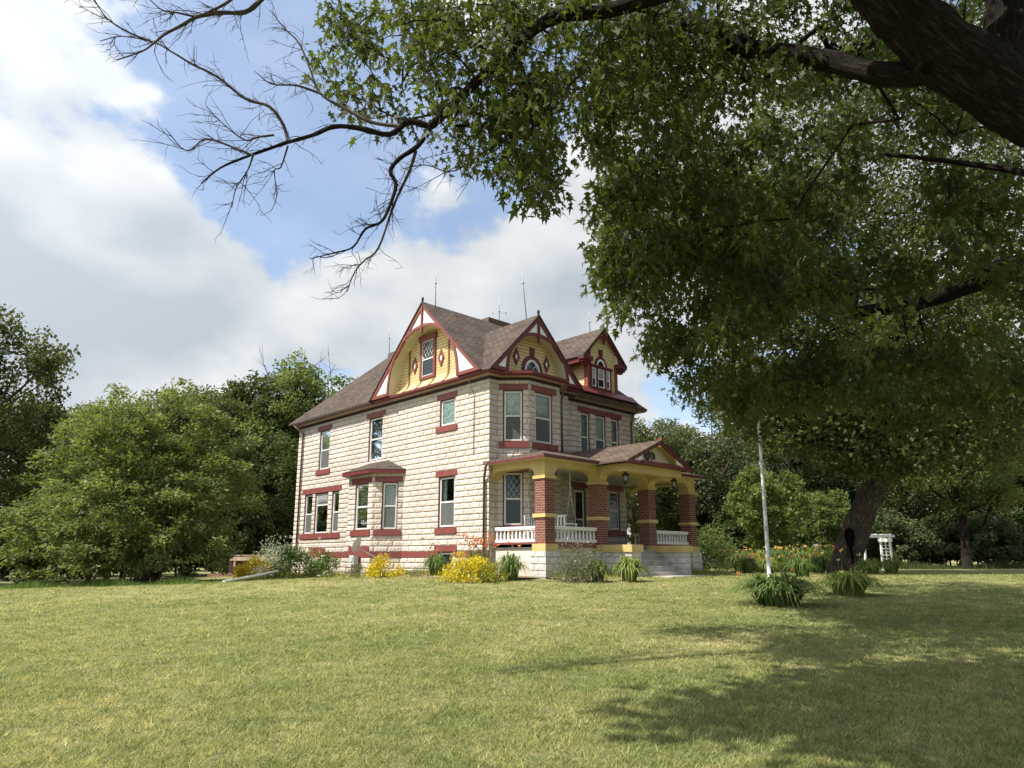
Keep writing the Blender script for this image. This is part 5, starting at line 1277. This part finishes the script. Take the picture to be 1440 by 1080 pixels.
# the rest of the crown, above and beside the camera's view, which shades the lawn
ZO = []
while len(ZO) < 1150:
    x, y, z = rng.uniform(-1, 1, 3)
    if x * x + y * y + z * z > 1: continue
    p = TB + RT * (-6.9 + 7.4 * x) + HD * (-3.7 + 2.7 * y) + np.array([0, 0, 9.6 + 2.0 * z])
    v_ = p - CAM; dz = v_ @ FW; vv = PY + F * (v_ @ DN) / max(dz, .01)
    if dz > .3 and vv > -40: continue
    ZO.append(p)
while len(ZO) < 1310:                                   # unseen high clumps, added to shade the boughs in view
    x, y, z = rng.uniform(-1, 1, 3)
    if x * x + y * y + z * z > 1: continue
    p = CAM + RT * (4.0 + 6.0 * x) + HD * (10.0 + 5.5 * y) + np.array([0, 0, 13.5 + 3.0 * z])
    v_ = p - CAM; dz = v_ @ FW; vv = PY + F * (v_ @ DN) / max(dz, .01)
    if dz > .3 and vv > -40: continue
    ZO.append(p)
ZO = np.array(ZO)
def sprays(rng, Cn, n, r, size, mat, parent, off, up=.5):
    P = clump_pts(rng, Cn, r, n, .8)
    return leafmesh('crown', leaves(rng, P, size * rng.uniform(.6, 1.25, len(P)), MAPLE, 1.3, up) - off, 10, M[mat], tint(rng, len(Cn), n), parent)
sprays(rng, ZA, 26, .32, .125, 'l_maple', mt, TB)
sprays(rng, ZB_, 44, .40, .165, 'l_maple', mt, TB)
P = clump_pts(rng, ZO, .8, 26, .7); leafmesh('crown', leaves(rng, P, .26, DIAM, .4, .8) - TB, 4, M['l_maple'], rng.random(len(P)), mt)
nodes = [p for p in main[::3]] + [p for p in l4[::2]] + [p for p in l3[::2]] + [p for p in l5[::2]]
sk = skeleton(rng, [p - TB for p in nodes], [-1] * len(nodes), np.concatenate([ZA, ZB_[::2]]) - TB, .005, .40)
sk.build('branch', M['bark_dark'], mt, recalc=False)

# leaning maple in the middle distance
rng = np.random.default_rng(6)
LB = gpt(1187, 29); lt = empty('leaning_maple', LB, 'old leaning tree with a hollow trunk standing on the lawn right of the flagpole', 'tree')
trk, _ = limb('trunk', [LB + [0, 0, -.4]] + trace([(1187, 806, 29), (1193, 780, 29), (1203, 748, 29), (1217, 712, 29), (1232, 680, 29), (1243, 655, 29), (1247, 630, 29)]), .66, .42, M['bark'], lt, LB, 32, .0, .6, 10, .14)
ends = []
for pts, r0, r1 in (([(1243, 655, 29), (1236, 615, 28.5), (1220, 570, 28), (1190, 520, 27.5)], .36, .14), ([(1243, 650, 29), (1258, 600, 29), (1262, 540, 29.5), (1270, 470, 30)], .36, .15), ([(1245, 672, 29), (1275, 655, 29), (1310, 640, 28.5), (1360, 600, 28)], .28, .12),
        ([(1200, 560, 27.6), (1150, 620, 26.5), (1110, 605, 26), (1083, 592, 25.8)], .14, .10), ([(1258, 600, 29), (1310, 560, 30), (1390, 520, 30)], .22, .1), ([(1220, 570, 28), (1150, 500, 28), (1080, 470, 28)], .2, .08)):
    ends.append(limb('limb', trace(pts), r0, r1, M['bark_dark'], lt, LB, 9, .05)[0])
hc = at(1195, 757, 28.38); q = MB(); ax = unit(CAM - hc); e1 = unit(np.cross(ax, UP)); e2 = np.cross(ax, e1)
q.tube([hc + e2 * t * .42 - ax * .08 * (1 - abs(t)) - LB for t in np.linspace(-1, 1, 9)], [.02 + .13 * math.sqrt(max(0, 1 - t * t)) * (1.2 - .4 * t) for t in np.linspace(-1, 1, 9)], 10)
q.tube([hc + e2 * (.35 + .12 * k) + e1 * -.01 * k - LB for k in range(7)], [.07, .06, .05, .05, .045, .04, .02], 6); q.build('tree_hollow', M['hollow'], lt, recalc=False)
ZL = zone(rng, [(1120, 570, 95, 55, 24, 29, 90), (1060, 545, 60, 45, 24, 28, 55), (1200, 560, 120, 90, 25, 32, 170), (1290, 590, 90, 70, 26, 32, 110), (1160, 490, 170, 90, 25, 32, 180), (1330, 500, 130, 110, 26, 33, 150), (1240, 640, 60, 28, 26, 31, 50), (1250, 380, 230, 120, 26, 34, 300), (1420, 560, 60, 90, 27, 32, 60), (1190, 620, 60, 35, 25.5, 28, 36), (1250, 200, 200, 140, 27, 34, 280), (1080, 330, 110, 110, 26, 32, 150)])
P = clump_pts(rng, ZL, 1.15, 64, .7); leafmesh('crown', leaves(rng, P, .19, np.array([(0, 0), (.42, .3), (.2, .6), (0, 1), (-.2, .6), (-.42, .3)]), .6, .5) - LB, 6, M['l_maple_far'], tint(rng, len(ZL), 64), lt)
nodes = [p for e in ends for p in e[::2]] + trk[-4:]
skeleton(rng, [p - LB for p in nodes], [-1] * len(nodes), ZL - LB, .012, .42).build('branch', M['bark_dark'], lt, recalc=False)

# ------------------------------------------------------------------ garden
def shrub(name, label, u, d, wpx, hpx, mat, n=26, leaf=.07, per=60, seed=1, flowers=None, cat='shrub', group=None, loose=.0, shape=DIAM, dv=0):
    rng = np.random.default_rng(seed); s = d / 1006; Wd, Hh = wpx * s / 2, hpx * s
    p = gpt(u, d); t = empty(name, p, label, cat, group)
    dd = unit(rng.normal(size=(n, 3))); dd[:, 2] = np.abs(dd[:, 2]) * 1.1 - .12
    Cn = dd * rng.uniform(.62 - loose, .95, (n, 1)) * [Wd, Wd, Hh * .92] + [0, 0, .05]
    Cn[:, 2] = np.maximum(Cn[:, 2], .06)
    P = clump_pts(rng, Cn, max(Wd, Hh) * .30, per, .8); P = P[P[:, 2] > .02]
    leafmesh('foliage', leaves(rng, P, leaf, shape, -.1, .6, out=unit(P - [0, 0, Hh * .2]) * .8), 4, M[mat], rng.random(len(P)), t)
    q = MB()
    for k in range(7):
        e = Cn[k]; q.tube([[e[0] * .12, e[1] * .12, -.05], [e[0] * .5, e[1] * .5, e[2] * .55], e], [.014, .010, .004], 5, cap=False)
    q.build('stem', M['twig'], t, recalc=False)
    if flowers:
        fm, fn, fs_, fr_ = flowers
        k = rng.integers(0, n, fn); c = Cn[k] + unit(Cn[k] - [0, 0, Hh * .1]) * max(Wd, Hh) * .26 * rng.uniform(.8, 1.15, (fn, 1)) + rng.normal(size=(fn, 3)) * max(Wd, Hh) * .12
        c[:, 2] = np.maximum(c[:, 2], .1)
        PF_ = clump_pts(rng, c, fr_, 16, .7); leafmesh('blossom', leaves(rng, PF_, fs_, DIAM, -.4, .9), 4, M[fm], rng.random(len(PF_)), t)
    return t
def lily(name, label, u, d, wpx, hpx, mat, nb=160, seed=1, flowers=None, cat='plant', group=None, bw=.019):
    """clump of arching strap leaves, with flower stalks"""
    rng = np.random.default_rng(seed); s = d / 1006; Wd, Hh = wpx * s / 2, hpx * s
    p = gpt(u, d); t = empty(name, p, label, cat, group); K = 5; V = []
    r0 = np.sqrt(rng.random(nb)) * Wd * .34; a = rng.uniform(0, 2 * math.pi, nb); base = np.stack([np.cos(a) * r0, np.sin(a) * r0, np.zeros(nb)], -1)
    a2 = a + rng.normal(size=nb) * .6; out_ = rng.beta(1.6, 1.3, nb); reach = out_ * (Wd * 1.3 - r0); top = Hh * (1.12 - .5 * out_ ** 1.5) * rng.uniform(.75, 1.08, nb); drop = np.clip(out_ * 1.0 * rng.uniform(.35, 1.1, nb), .05, .95)
    dr = np.stack([np.cos(a2), np.sin(a2), np.zeros(nb)], -1); sd = np.stack([-np.sin(a2), np.cos(a2), np.zeros(nb)], -1)
    def pt(k):
        x = k / K; xm = .6; zz_ = top * (1 - (1 - x / xm) ** 2) if x < xm else top * (1 - drop * ((x - xm) / (1 - xm)) ** 2)
        return base + dr * (reach * x ** 1.15)[:, None] + np.array([0, 0, 1.]) * zz_[:, None]
    w_ = lambda k: bw * (1, 1, .95, .8, .55, .08)[k]
    for k in range(K):
        A_, B2_ = pt(k), pt(k + 1); V.append(np.stack([A_ - sd * w_(k), A_ + sd * w_(k), B2_ + sd * w_(k + 1), B2_ - sd * w_(k + 1)], 1))
    V = np.concatenate(V); leafmesh('blade', V, 4, M[mat], np.tile(rng.random(nb), K), t)
    if flowers:
        fm, fn, fh, sp_ = flowers; fh = fh * s
        fb = np.stack([rng.uniform(-1, 1, fn) * Wd * .55, rng.uniform(-1, 1, fn) * Wd * .4, np.zeros(fn)], -1)
        ft = fb * [1.5, 1.5, 1] * sp_ + np.stack([rng.normal(size=fn) * .06, rng.normal(size=fn) * .06, fh * rng.uniform(.72, 1.08, fn)], -1)
        q = MB()
        for A_, B2_ in zip(fb, ft): q.tube([A_, A_ * .4 + B2_ * .6 + [0, 0, .03], B2_], [.006, .005, .003], 4, cap=False)
        q.build('stalk', M['stalk'], t, recalc=False)
        PF_ = np.repeat(ft, 6, 0); leafmesh('blossom', leaves(rng, PF_, .10, np.array([(0, 0), (.22, .5), (0, 1), (-.22, .5)]), -.9, .2), 4, M[fm], rng.random(len(PF_)), t)
    return t
# along the side wall, left to right
shrub('silver_shrub', 'tall silvery shrub with pale flower spikes at the back corner of the house', 389, 35, 60, 56, 'l_silver', 30, .09, 80, 2, ('p_white', 16, .05, .10))
shrub('golden_shrub', 'golden yellow shrub at the left end of the flower bed, behind the white pipe', 360, 31, 54, 34, 'l_yellow', 26, .085, 95, 3)
shrub('hydrangea', 'hydrangea bush with round white flower heads at the back corner of the house', 421, 30, 82, 44, 'l_shrub', 40, .10, 80, 4, ('p_white', 60, .06, .10))
shrub('hydrangea', 'smaller hydrangea with white flower heads, next to the meter box', 455, 28.5, 48, 34, 'l_shrub', 26, .09, 75, 5, ('p_white', 14, .05, .08))
shrub('low_shrub', 'low grey green shrub under the satellite dish', 504, 26, 30, 19, 'l_dull', 16, .05, 50, 6)
shrub('golden_shrub', 'small golden shrub under the bay window', 541, 24.2, 50, 34, 'l_yellow', 26, .07, 90, 7, ('p_white', 4, .03, .03))
shrub('low_shrub', 'sparse low plant between the small golden shrub and the daylilies', 583, 23.6, 36, 18, 'l_dull', 12, .045, 32, 8, loose=.3)
lily('daylily', 'green daylily clump below the basement window', 613, 23.3, 44, 30, 'l_strap', 150, 9, ('p_orange', 4, 48, 1))
lily('daylily', 'tall orange daylilies in flower by the downspout at the house corner', 672, 22.6, 60, 34, 'l_strap', 160, 10, ('p_orange', 46, 56, 1.15))
shrub('golden_shrub', 'largest golden yellow shrub, in front of the orange daylilies', 657, 21.2, 74, 44, 'l_yellow', 40, .065, 110, 11)
shrub('yellow_green_shrub', 'low yellow green shrub at the right foot of the largest golden shrub', 692, 20.9, 50, 28, 'l_yelgreen', 24, .055, 80, 12)
lily('daylily', 'dark green daylily clump in front of the left side of the porch', 718, 21.6, 56, 34, 'l_strap', 170, 13, ('p_orange', 5, 62, 1))
# along the porch front
shrub('twiggy_shrub', 'tall twiggy grey green shrub in front of the porch balustrade', 813, 20.9, 70, 64, 'l_dull', 56, .05, 80, 14, ('p_white', 5, .03, .03), loose=.35)
lily('daylily', 'small dark daylily clump between the twiggy shrub and the steps', 840, 21.0, 44, 27, 'l_strap', 140, 15)
lily('hosta', 'bright arching hosta at the foot of the porch steps', 884, 21.2, 54, 31, 'l_strapl', 170, 16, None, bw=.03)
shrub('green_shrub', 'tall light green shrub at the right end of the porch', 1004, 33.5, 74, 66, 'l_sumac', 40, .10, 75, 17)
shrub('dark_shrub', 'dark narrow shrub against the right pedestal of the porch', 973, 29.5, 40, 60, 'l_oak', 28, .09, 60, 18, loose=.3)
# daylily garden beyond the flagpole
GL = 'flowering daylilies in the bed between the porch shrub and the leaning tree'
for k, (u, d, w_, h_, m_) in enumerate(((1042, 31, 56, 30, 'p_orange'), (1066, 32.5, 56, 28, 'p_gold'), (1090, 32, 58, 30, 'p_gold'), (1112, 32.6, 58, 31, 'p_gold'), (1136, 32, 56, 31, 'p_gold'), (1158, 33, 50, 30, 'p_orange'), (1052, 29.6, 46, 22, 'p_orange'), (1078, 29.8, 46, 20, 'p_gold'), (1122, 29.6, 52, 24, 'p_orange'), (1150, 29.8, 44, 22, 'p_gold'))):
    lily('garden_daylily', GL, u, d, w_, h_, ('l_strap', 'l_strapl', 'l_strap')[k % 3], 190, 30 + k, (m_, 9, h_ * 1.08, 1.1), group='daylilies in the far bed')
lily('daylily', 'large dark daylily clump round the foot of the flagpole', 1089, 14.9, 146, 39, 'l_strap', 430, 40, ('p_orange', 2, 54, .9), bw=.021)
lily('daylily', 'pale daylily clump on the lawn in front of the leaning tree', 1190, 17.2, 104, 31, 'l_strapl', 320, 41, ('p_gold', 3, 58, .8), bw=.021)
lily('daylily', 'small dark daylily clump left of the leaning trunk', 1127, 24, 50, 24, 'l_strap', 130, 43)
tg = [lily('tall_grass', 'patch of bright tall grass by the white arbour, nearest the leaning trunk', 1222, 27, 56, 20, 'l_strapl', 240, 42, bw=.016), lily('tall_grass', 'patch of bright tall grass by the white arbour, farther from the leaning trunk', 1252, 28, 44, 20, 'l_strapl', 200, 44, bw=.016)]
# rough grass along the foot of the right wood
rng = np.random.default_rng(50); n = 15000; uu = rng.uniform(985, 1560, n); dd = rng.uniform(39.5, 46, n)
lat = (uu - PX) / (F / math.cos(TH)) * dd; gx = CAM[0] + dd * HD[0] + lat * RT[0]; gy = CAM[1] + dd * HD[1] + lat * RT[1]; z0 = gz(gx, gy)
hh = rng.uniform(.1, .55, n) * (.4 + .6 * np.sin(uu * .021) ** 2); an = rng.uniform(0, 6.28, n); V = np.zeros((n, 3, 3)); c_, s_ = np.cos(an) * .02, np.sin(an) * .02
V[:, 0] = np.stack([gx - c_, gy - s_, z0 - .02], -1); V[:, 1] = np.stack([gx + c_, gy + s_, z0 - .02], -1); V[:, 2] = np.stack([gx + rng.normal(size=n) * .12, gy + rng.normal(size=n) * .12, z0 + hh], -1)
tag(leafmesh('rough_grass', V, 3, M['l_oak'], rng.random(n)), kind='stuff')
rng = np.random.default_rng(51); n = 9000; uu = rng.uniform(-120, 330, n); dd = rng.uniform(23.6, 27, n)
lat = (uu - PX) / (F / math.cos(TH)) * dd; gx = CAM[0] + dd * HD[0] + lat * RT[0]; gy = CAM[1] + dd * HD[1] + lat * RT[1]; z0 = gz(gx, gy)
hh = rng.uniform(.05, .34, n) * (.35 + .65 * np.sin(uu * .03) ** 2) * (1 - np.clip((uu - 250) / 80, 0, .8)); an = rng.uniform(0, 6.28, n); V = np.zeros((n, 3, 3)); c_, s_ = np.cos(an) * .014, np.sin(an) * .014
V[:, 0] = np.stack([gx - c_, gy - s_, z0 - .02], -1); V[:, 1] = np.stack([gx + c_, gy + s_, z0 - .02], -1); V[:, 2] = np.stack([gx + rng.normal(size=n) * .1, gy + rng.normal(size=n) * .1, z0 + hh], -1)
tag(leafmesh('rough_grass', V, 3, M['l_shrub'], rng.random(n)), kind='stuff')

rng = np.random.default_rng(53); n = 16000; t_ = rng.random(n)
gx = np.where(t_ < .62, -.15 - rng.gamma(1.6, .42, n), rng.uniform(.2, 8.9, n)); gy = np.where(t_ < .62, rng.uniform(-.5, 14.2, n), -2.7 - rng.gamma(1.4, .25, n))
k = ~((gx > -1.2) & (gy > 4.9) & (gy < 8.7)) & ~((gx > 2.7) & (gx < 6.4) & (gy > -4.3)); gx, gy = gx[k], gy[k]; n = len(gx); z0 = gz(gx, gy)
hh = rng.uniform(.05, .26, n); an = rng.uniform(0, 6.28, n); V = np.zeros((n, 3, 3)); c_, s_ = np.cos(an) * .014, np.sin(an) * .014
V[:, 0] = np.stack([gx - c_, gy - s_, z0 - .02], -1); V[:, 1] = np.stack([gx + c_, gy + s_, z0 - .02], -1); V[:, 2] = np.stack([gx + rng.normal(size=n) * .1, gy + rng.normal(size=n) * .1, z0 + hh], -1)
tag(leafmesh('ground_cover', V, 3, M['l_yelgreen'], rng.random(n)), kind='stuff')

# ------------------------------------------------------------------ other things on the lawn
fb_ = gpt(1080, 15.6); fp_ = empty('flagpole', fb_, 'tall thin white flagpole rising out of the daylily clump', 'flagpole')
tp_ = at(1063.5, 545, 15.6) - fb_; tp_ = tp_ * (5.2 / tp_[2])
q = MB(); q.tube([tp_ * t + [0, 0, -.3 * (t == 0)] for t in (0, .25, .5, .75, 1)], [.045, .043, .036, .032, .027], 10); q.build('pole', M['pole'], fp_, recalc=False)
for t in (.3, .58): q = MB(); q.tube([tp_ * (t - .008), tp_ * (t + .008)], .052, 10); q.build('joint_collar', M['steel'], fp_, recalc=False)
q = MB(); q.lathe([(.01, -.02), (.05, .0), (.065, .04), (.05, .08), (.01, .1)], tuple(tp_), 10); q.build('finial', M['steel'], fp_, recalc=False)

ab = gpt(1229, 36); ar_ = empty('garden_arbour', ab, 'white lattice garden arbour behind the leaning tree', 'arbour', rz=math.atan2(RT[1], RT[0]) + .25)
q = MB()
W_, D_, H_ = 1.55, .62, 1.62
for sx in (-W_ / 2, W_ / 2):
    q = MB()
    for sy in (-D_ / 2, D_ / 2): q.box(sx - .045, sy - .045, -.2, sx + .045, sy + .045, H_)
    for k in range(8): q.box(sx - .012, -D_ / 2 + .05, .25 + k * .16, sx + .012, D_ / 2 - .05, .275 + k * .16)
    q.box(sx - .014, -.03, .2, sx + .014, .03, H_ - .05); q.box(sx - .08, -D_ / 2 - .08, H_ - .22, sx + .08, D_ / 2 + .08, H_ - .05); q.build('side_panel', M['white'], ar_)
q = MB()
for sy in (-D_ / 2, D_ / 2): q.box(-W_ / 2 - .3, sy - .03, H_, W_ / 2 + .3, sy + .03, H_ + .12)
for k in range(5): q.box(-W_ / 2 - .1 + k * .42, -D_ / 2 - .08, H_ + .122, -W_ / 2 - .05 + k * .42, D_ / 2 + .08, H_ + .16)
q.build('top_rail', M['white'], ar_)
bp = gpt(1149, 40); bh = empty('birdhouse', bp, 'small white birdhouse on a post in front of the dark wood', 'birdhouse')
q = MB(); q.box(-.035, -.035, -.2, .035, .035, .95); q.build('post', M['white'], bh)
q = MB(); q.box(-.11, -.11, .95, .11, .11, 1.2); q.build('box', M['white'], bh)
q = MB(); q.prism([(-.17, -.16, 1.2), (.17, -.16, 1.2), (0, -.16, 1.34)], (0, .32, 0)); q.build('roof', M['frame'], bh)

dk = gpt(347, 39); de = empty('wooden_deck', dk, 'low dark wooden deck with a pale weathered rail at the left end of the house', 'deck', rz=math.atan2(RT[1], RT[0]))
q = MB(); q.box(-.95, -.05, -.3, 1.6, 1.6, .95); q.build('side_panel', M['woodd'], de)
q = MB()
q.box(-.85, -.14, .80, 1.7, -.055, 1.06); q.box(-.9, -.16, 1.065, 1.7, .25, 1.11); q.build('handrail', M['woodl'], de)
for x in (-.6, .25): q = MB(); q.box(x - .045, -.125, .45, x + .045, -.06, .795); q.build('bracket', M['woodl'], de)
q = MB()
for k in range(3): q.box(-1.75, -.75 + k * .2, -.1, .4, -.57 + k * .2, .12)
q.box(-1.7, -.7, -.3, .35, -.2, -.11); q.build('step', M['wood'], de)
pa, pb = gpt(317, 24.6) + [0, 0, .03], at(391, 803, 28.6)
q = MB(); q.tube([pa, (pa + pb) / 2 + [0, 0, -.015], pb], .05, 8); tag(q.build('drain_pipe', M['white'], recalc=False), 'long white drain pipe lying across the lawn towards the golden shrub', 'pipe')

mp_ = onX(497, 787, -1.06); mb_ = empty('meter_box', (mp_[0], mp_[1], float(gz(mp_[0], mp_[1]))), 'grey electric meter box on dark posts below the satellite dish', 'meter box')
zb = mp_[2] - float(gz(mp_[0], mp_[1]))
q = MB(); q.box(-.10, -.17, zb - .17, .12, .17, zb + .17); q.box(-.13, -.10, zb - .08, -.101, .10, zb + .1); q.build('box', M['greybox'], mb_)
for y in (-.1, .1): q = MB(); q.tube([(0, y, -.15), (0, y, zb - .17)], .025, 6); q.build('post', M['brown'], mb_)
ds = onX(503.5, 767, -1.5); di = empty('satellite_dish', (-.87, ds[1] - .35, ds[2] - .45), 'light grey satellite dish fixed to the wall under the bay window', 'satellite dish')
o_ = np.array([-.87, ds[1] - .35, ds[2] - .45]); c_ = np.array(ds) - o_; fw = unit(np.array([-.45, .85, .35])); e1 = unit(np.cross(fw, UP)); e2 = np.cross(fw, e1)
q = MB(); nr, na = 5, 20
def dp(r, a, k=0): return c_ + (e1 * math.cos(a) * .27 + e2 * math.sin(a) * .31) * r + fw * (.07 * r * r - .012 * k)
for k in (0, 1):
    for i in range(nr):
        for j in range(na):
            a0, a1 = 2 * math.pi * j / na, 2 * math.pi * (j + 1) / na; q.poly([dp(i / nr, a0, k), dp((i + 1) / nr, a0, k), dp((i + 1) / nr, a1, k), dp(i / nr, a1, k)], None, 0, True)
q.build('dish', M['dishgrey'], di, recalc=False)
q = MB(); tip = c_ + fw * .42 + e2 * -.05; q.tube([c_ - e2 * -.25, c_ + e2 * .27 + fw * .1, tip], .014, 6); q.tube([tip - fw * .07, tip + fw * .05], [.03, .04], 8); q.build('feed_arm', M['steel'], di, recalc=False)
q = MB(); q.tube([c_ - fw * .02, c_ - fw * .12 + [0, 0, -.1], (-.05, 0, 0), (.0, 0, -.02)], .024, 7); q.build('mast', M['steel'], di, recalc=False)

# far shed seen between the porch columns
sp0 = gpt(956, 60); shd = empty('shed', sp0, 'small pale gabled shed far behind the porch, between its two right columns', 'shed', rz=math.atan2(RT[1], RT[0]) - .5)
q = MB(); q.prism([(-1.6, 0, -.3), (1.6, 0, -.3), (1.6, 0, 2.1), (0, 0, 3.5), (-1.6, 0, 2.1)], (0, 4, 0)); q.build('wall', M['white'], shd)
q = MB(); q.slab([(0, -.3, 3.62), (0, 4.3, 3.62), (2.0, 4.3, 1.88), (2.0, -.3, 1.88)], .06); q.slab([(0, -.3, 3.62), (0, 4.3, 3.62), (-2.0, 4.3, 1.88), (-2.0, -.3, 1.88)], .06); q.build('roof', M['frame'], shd)
q = MB(); q.box(-.5, -.03, -.2, .5, .0, 1.9); q.build('door', M['frame'], shd)
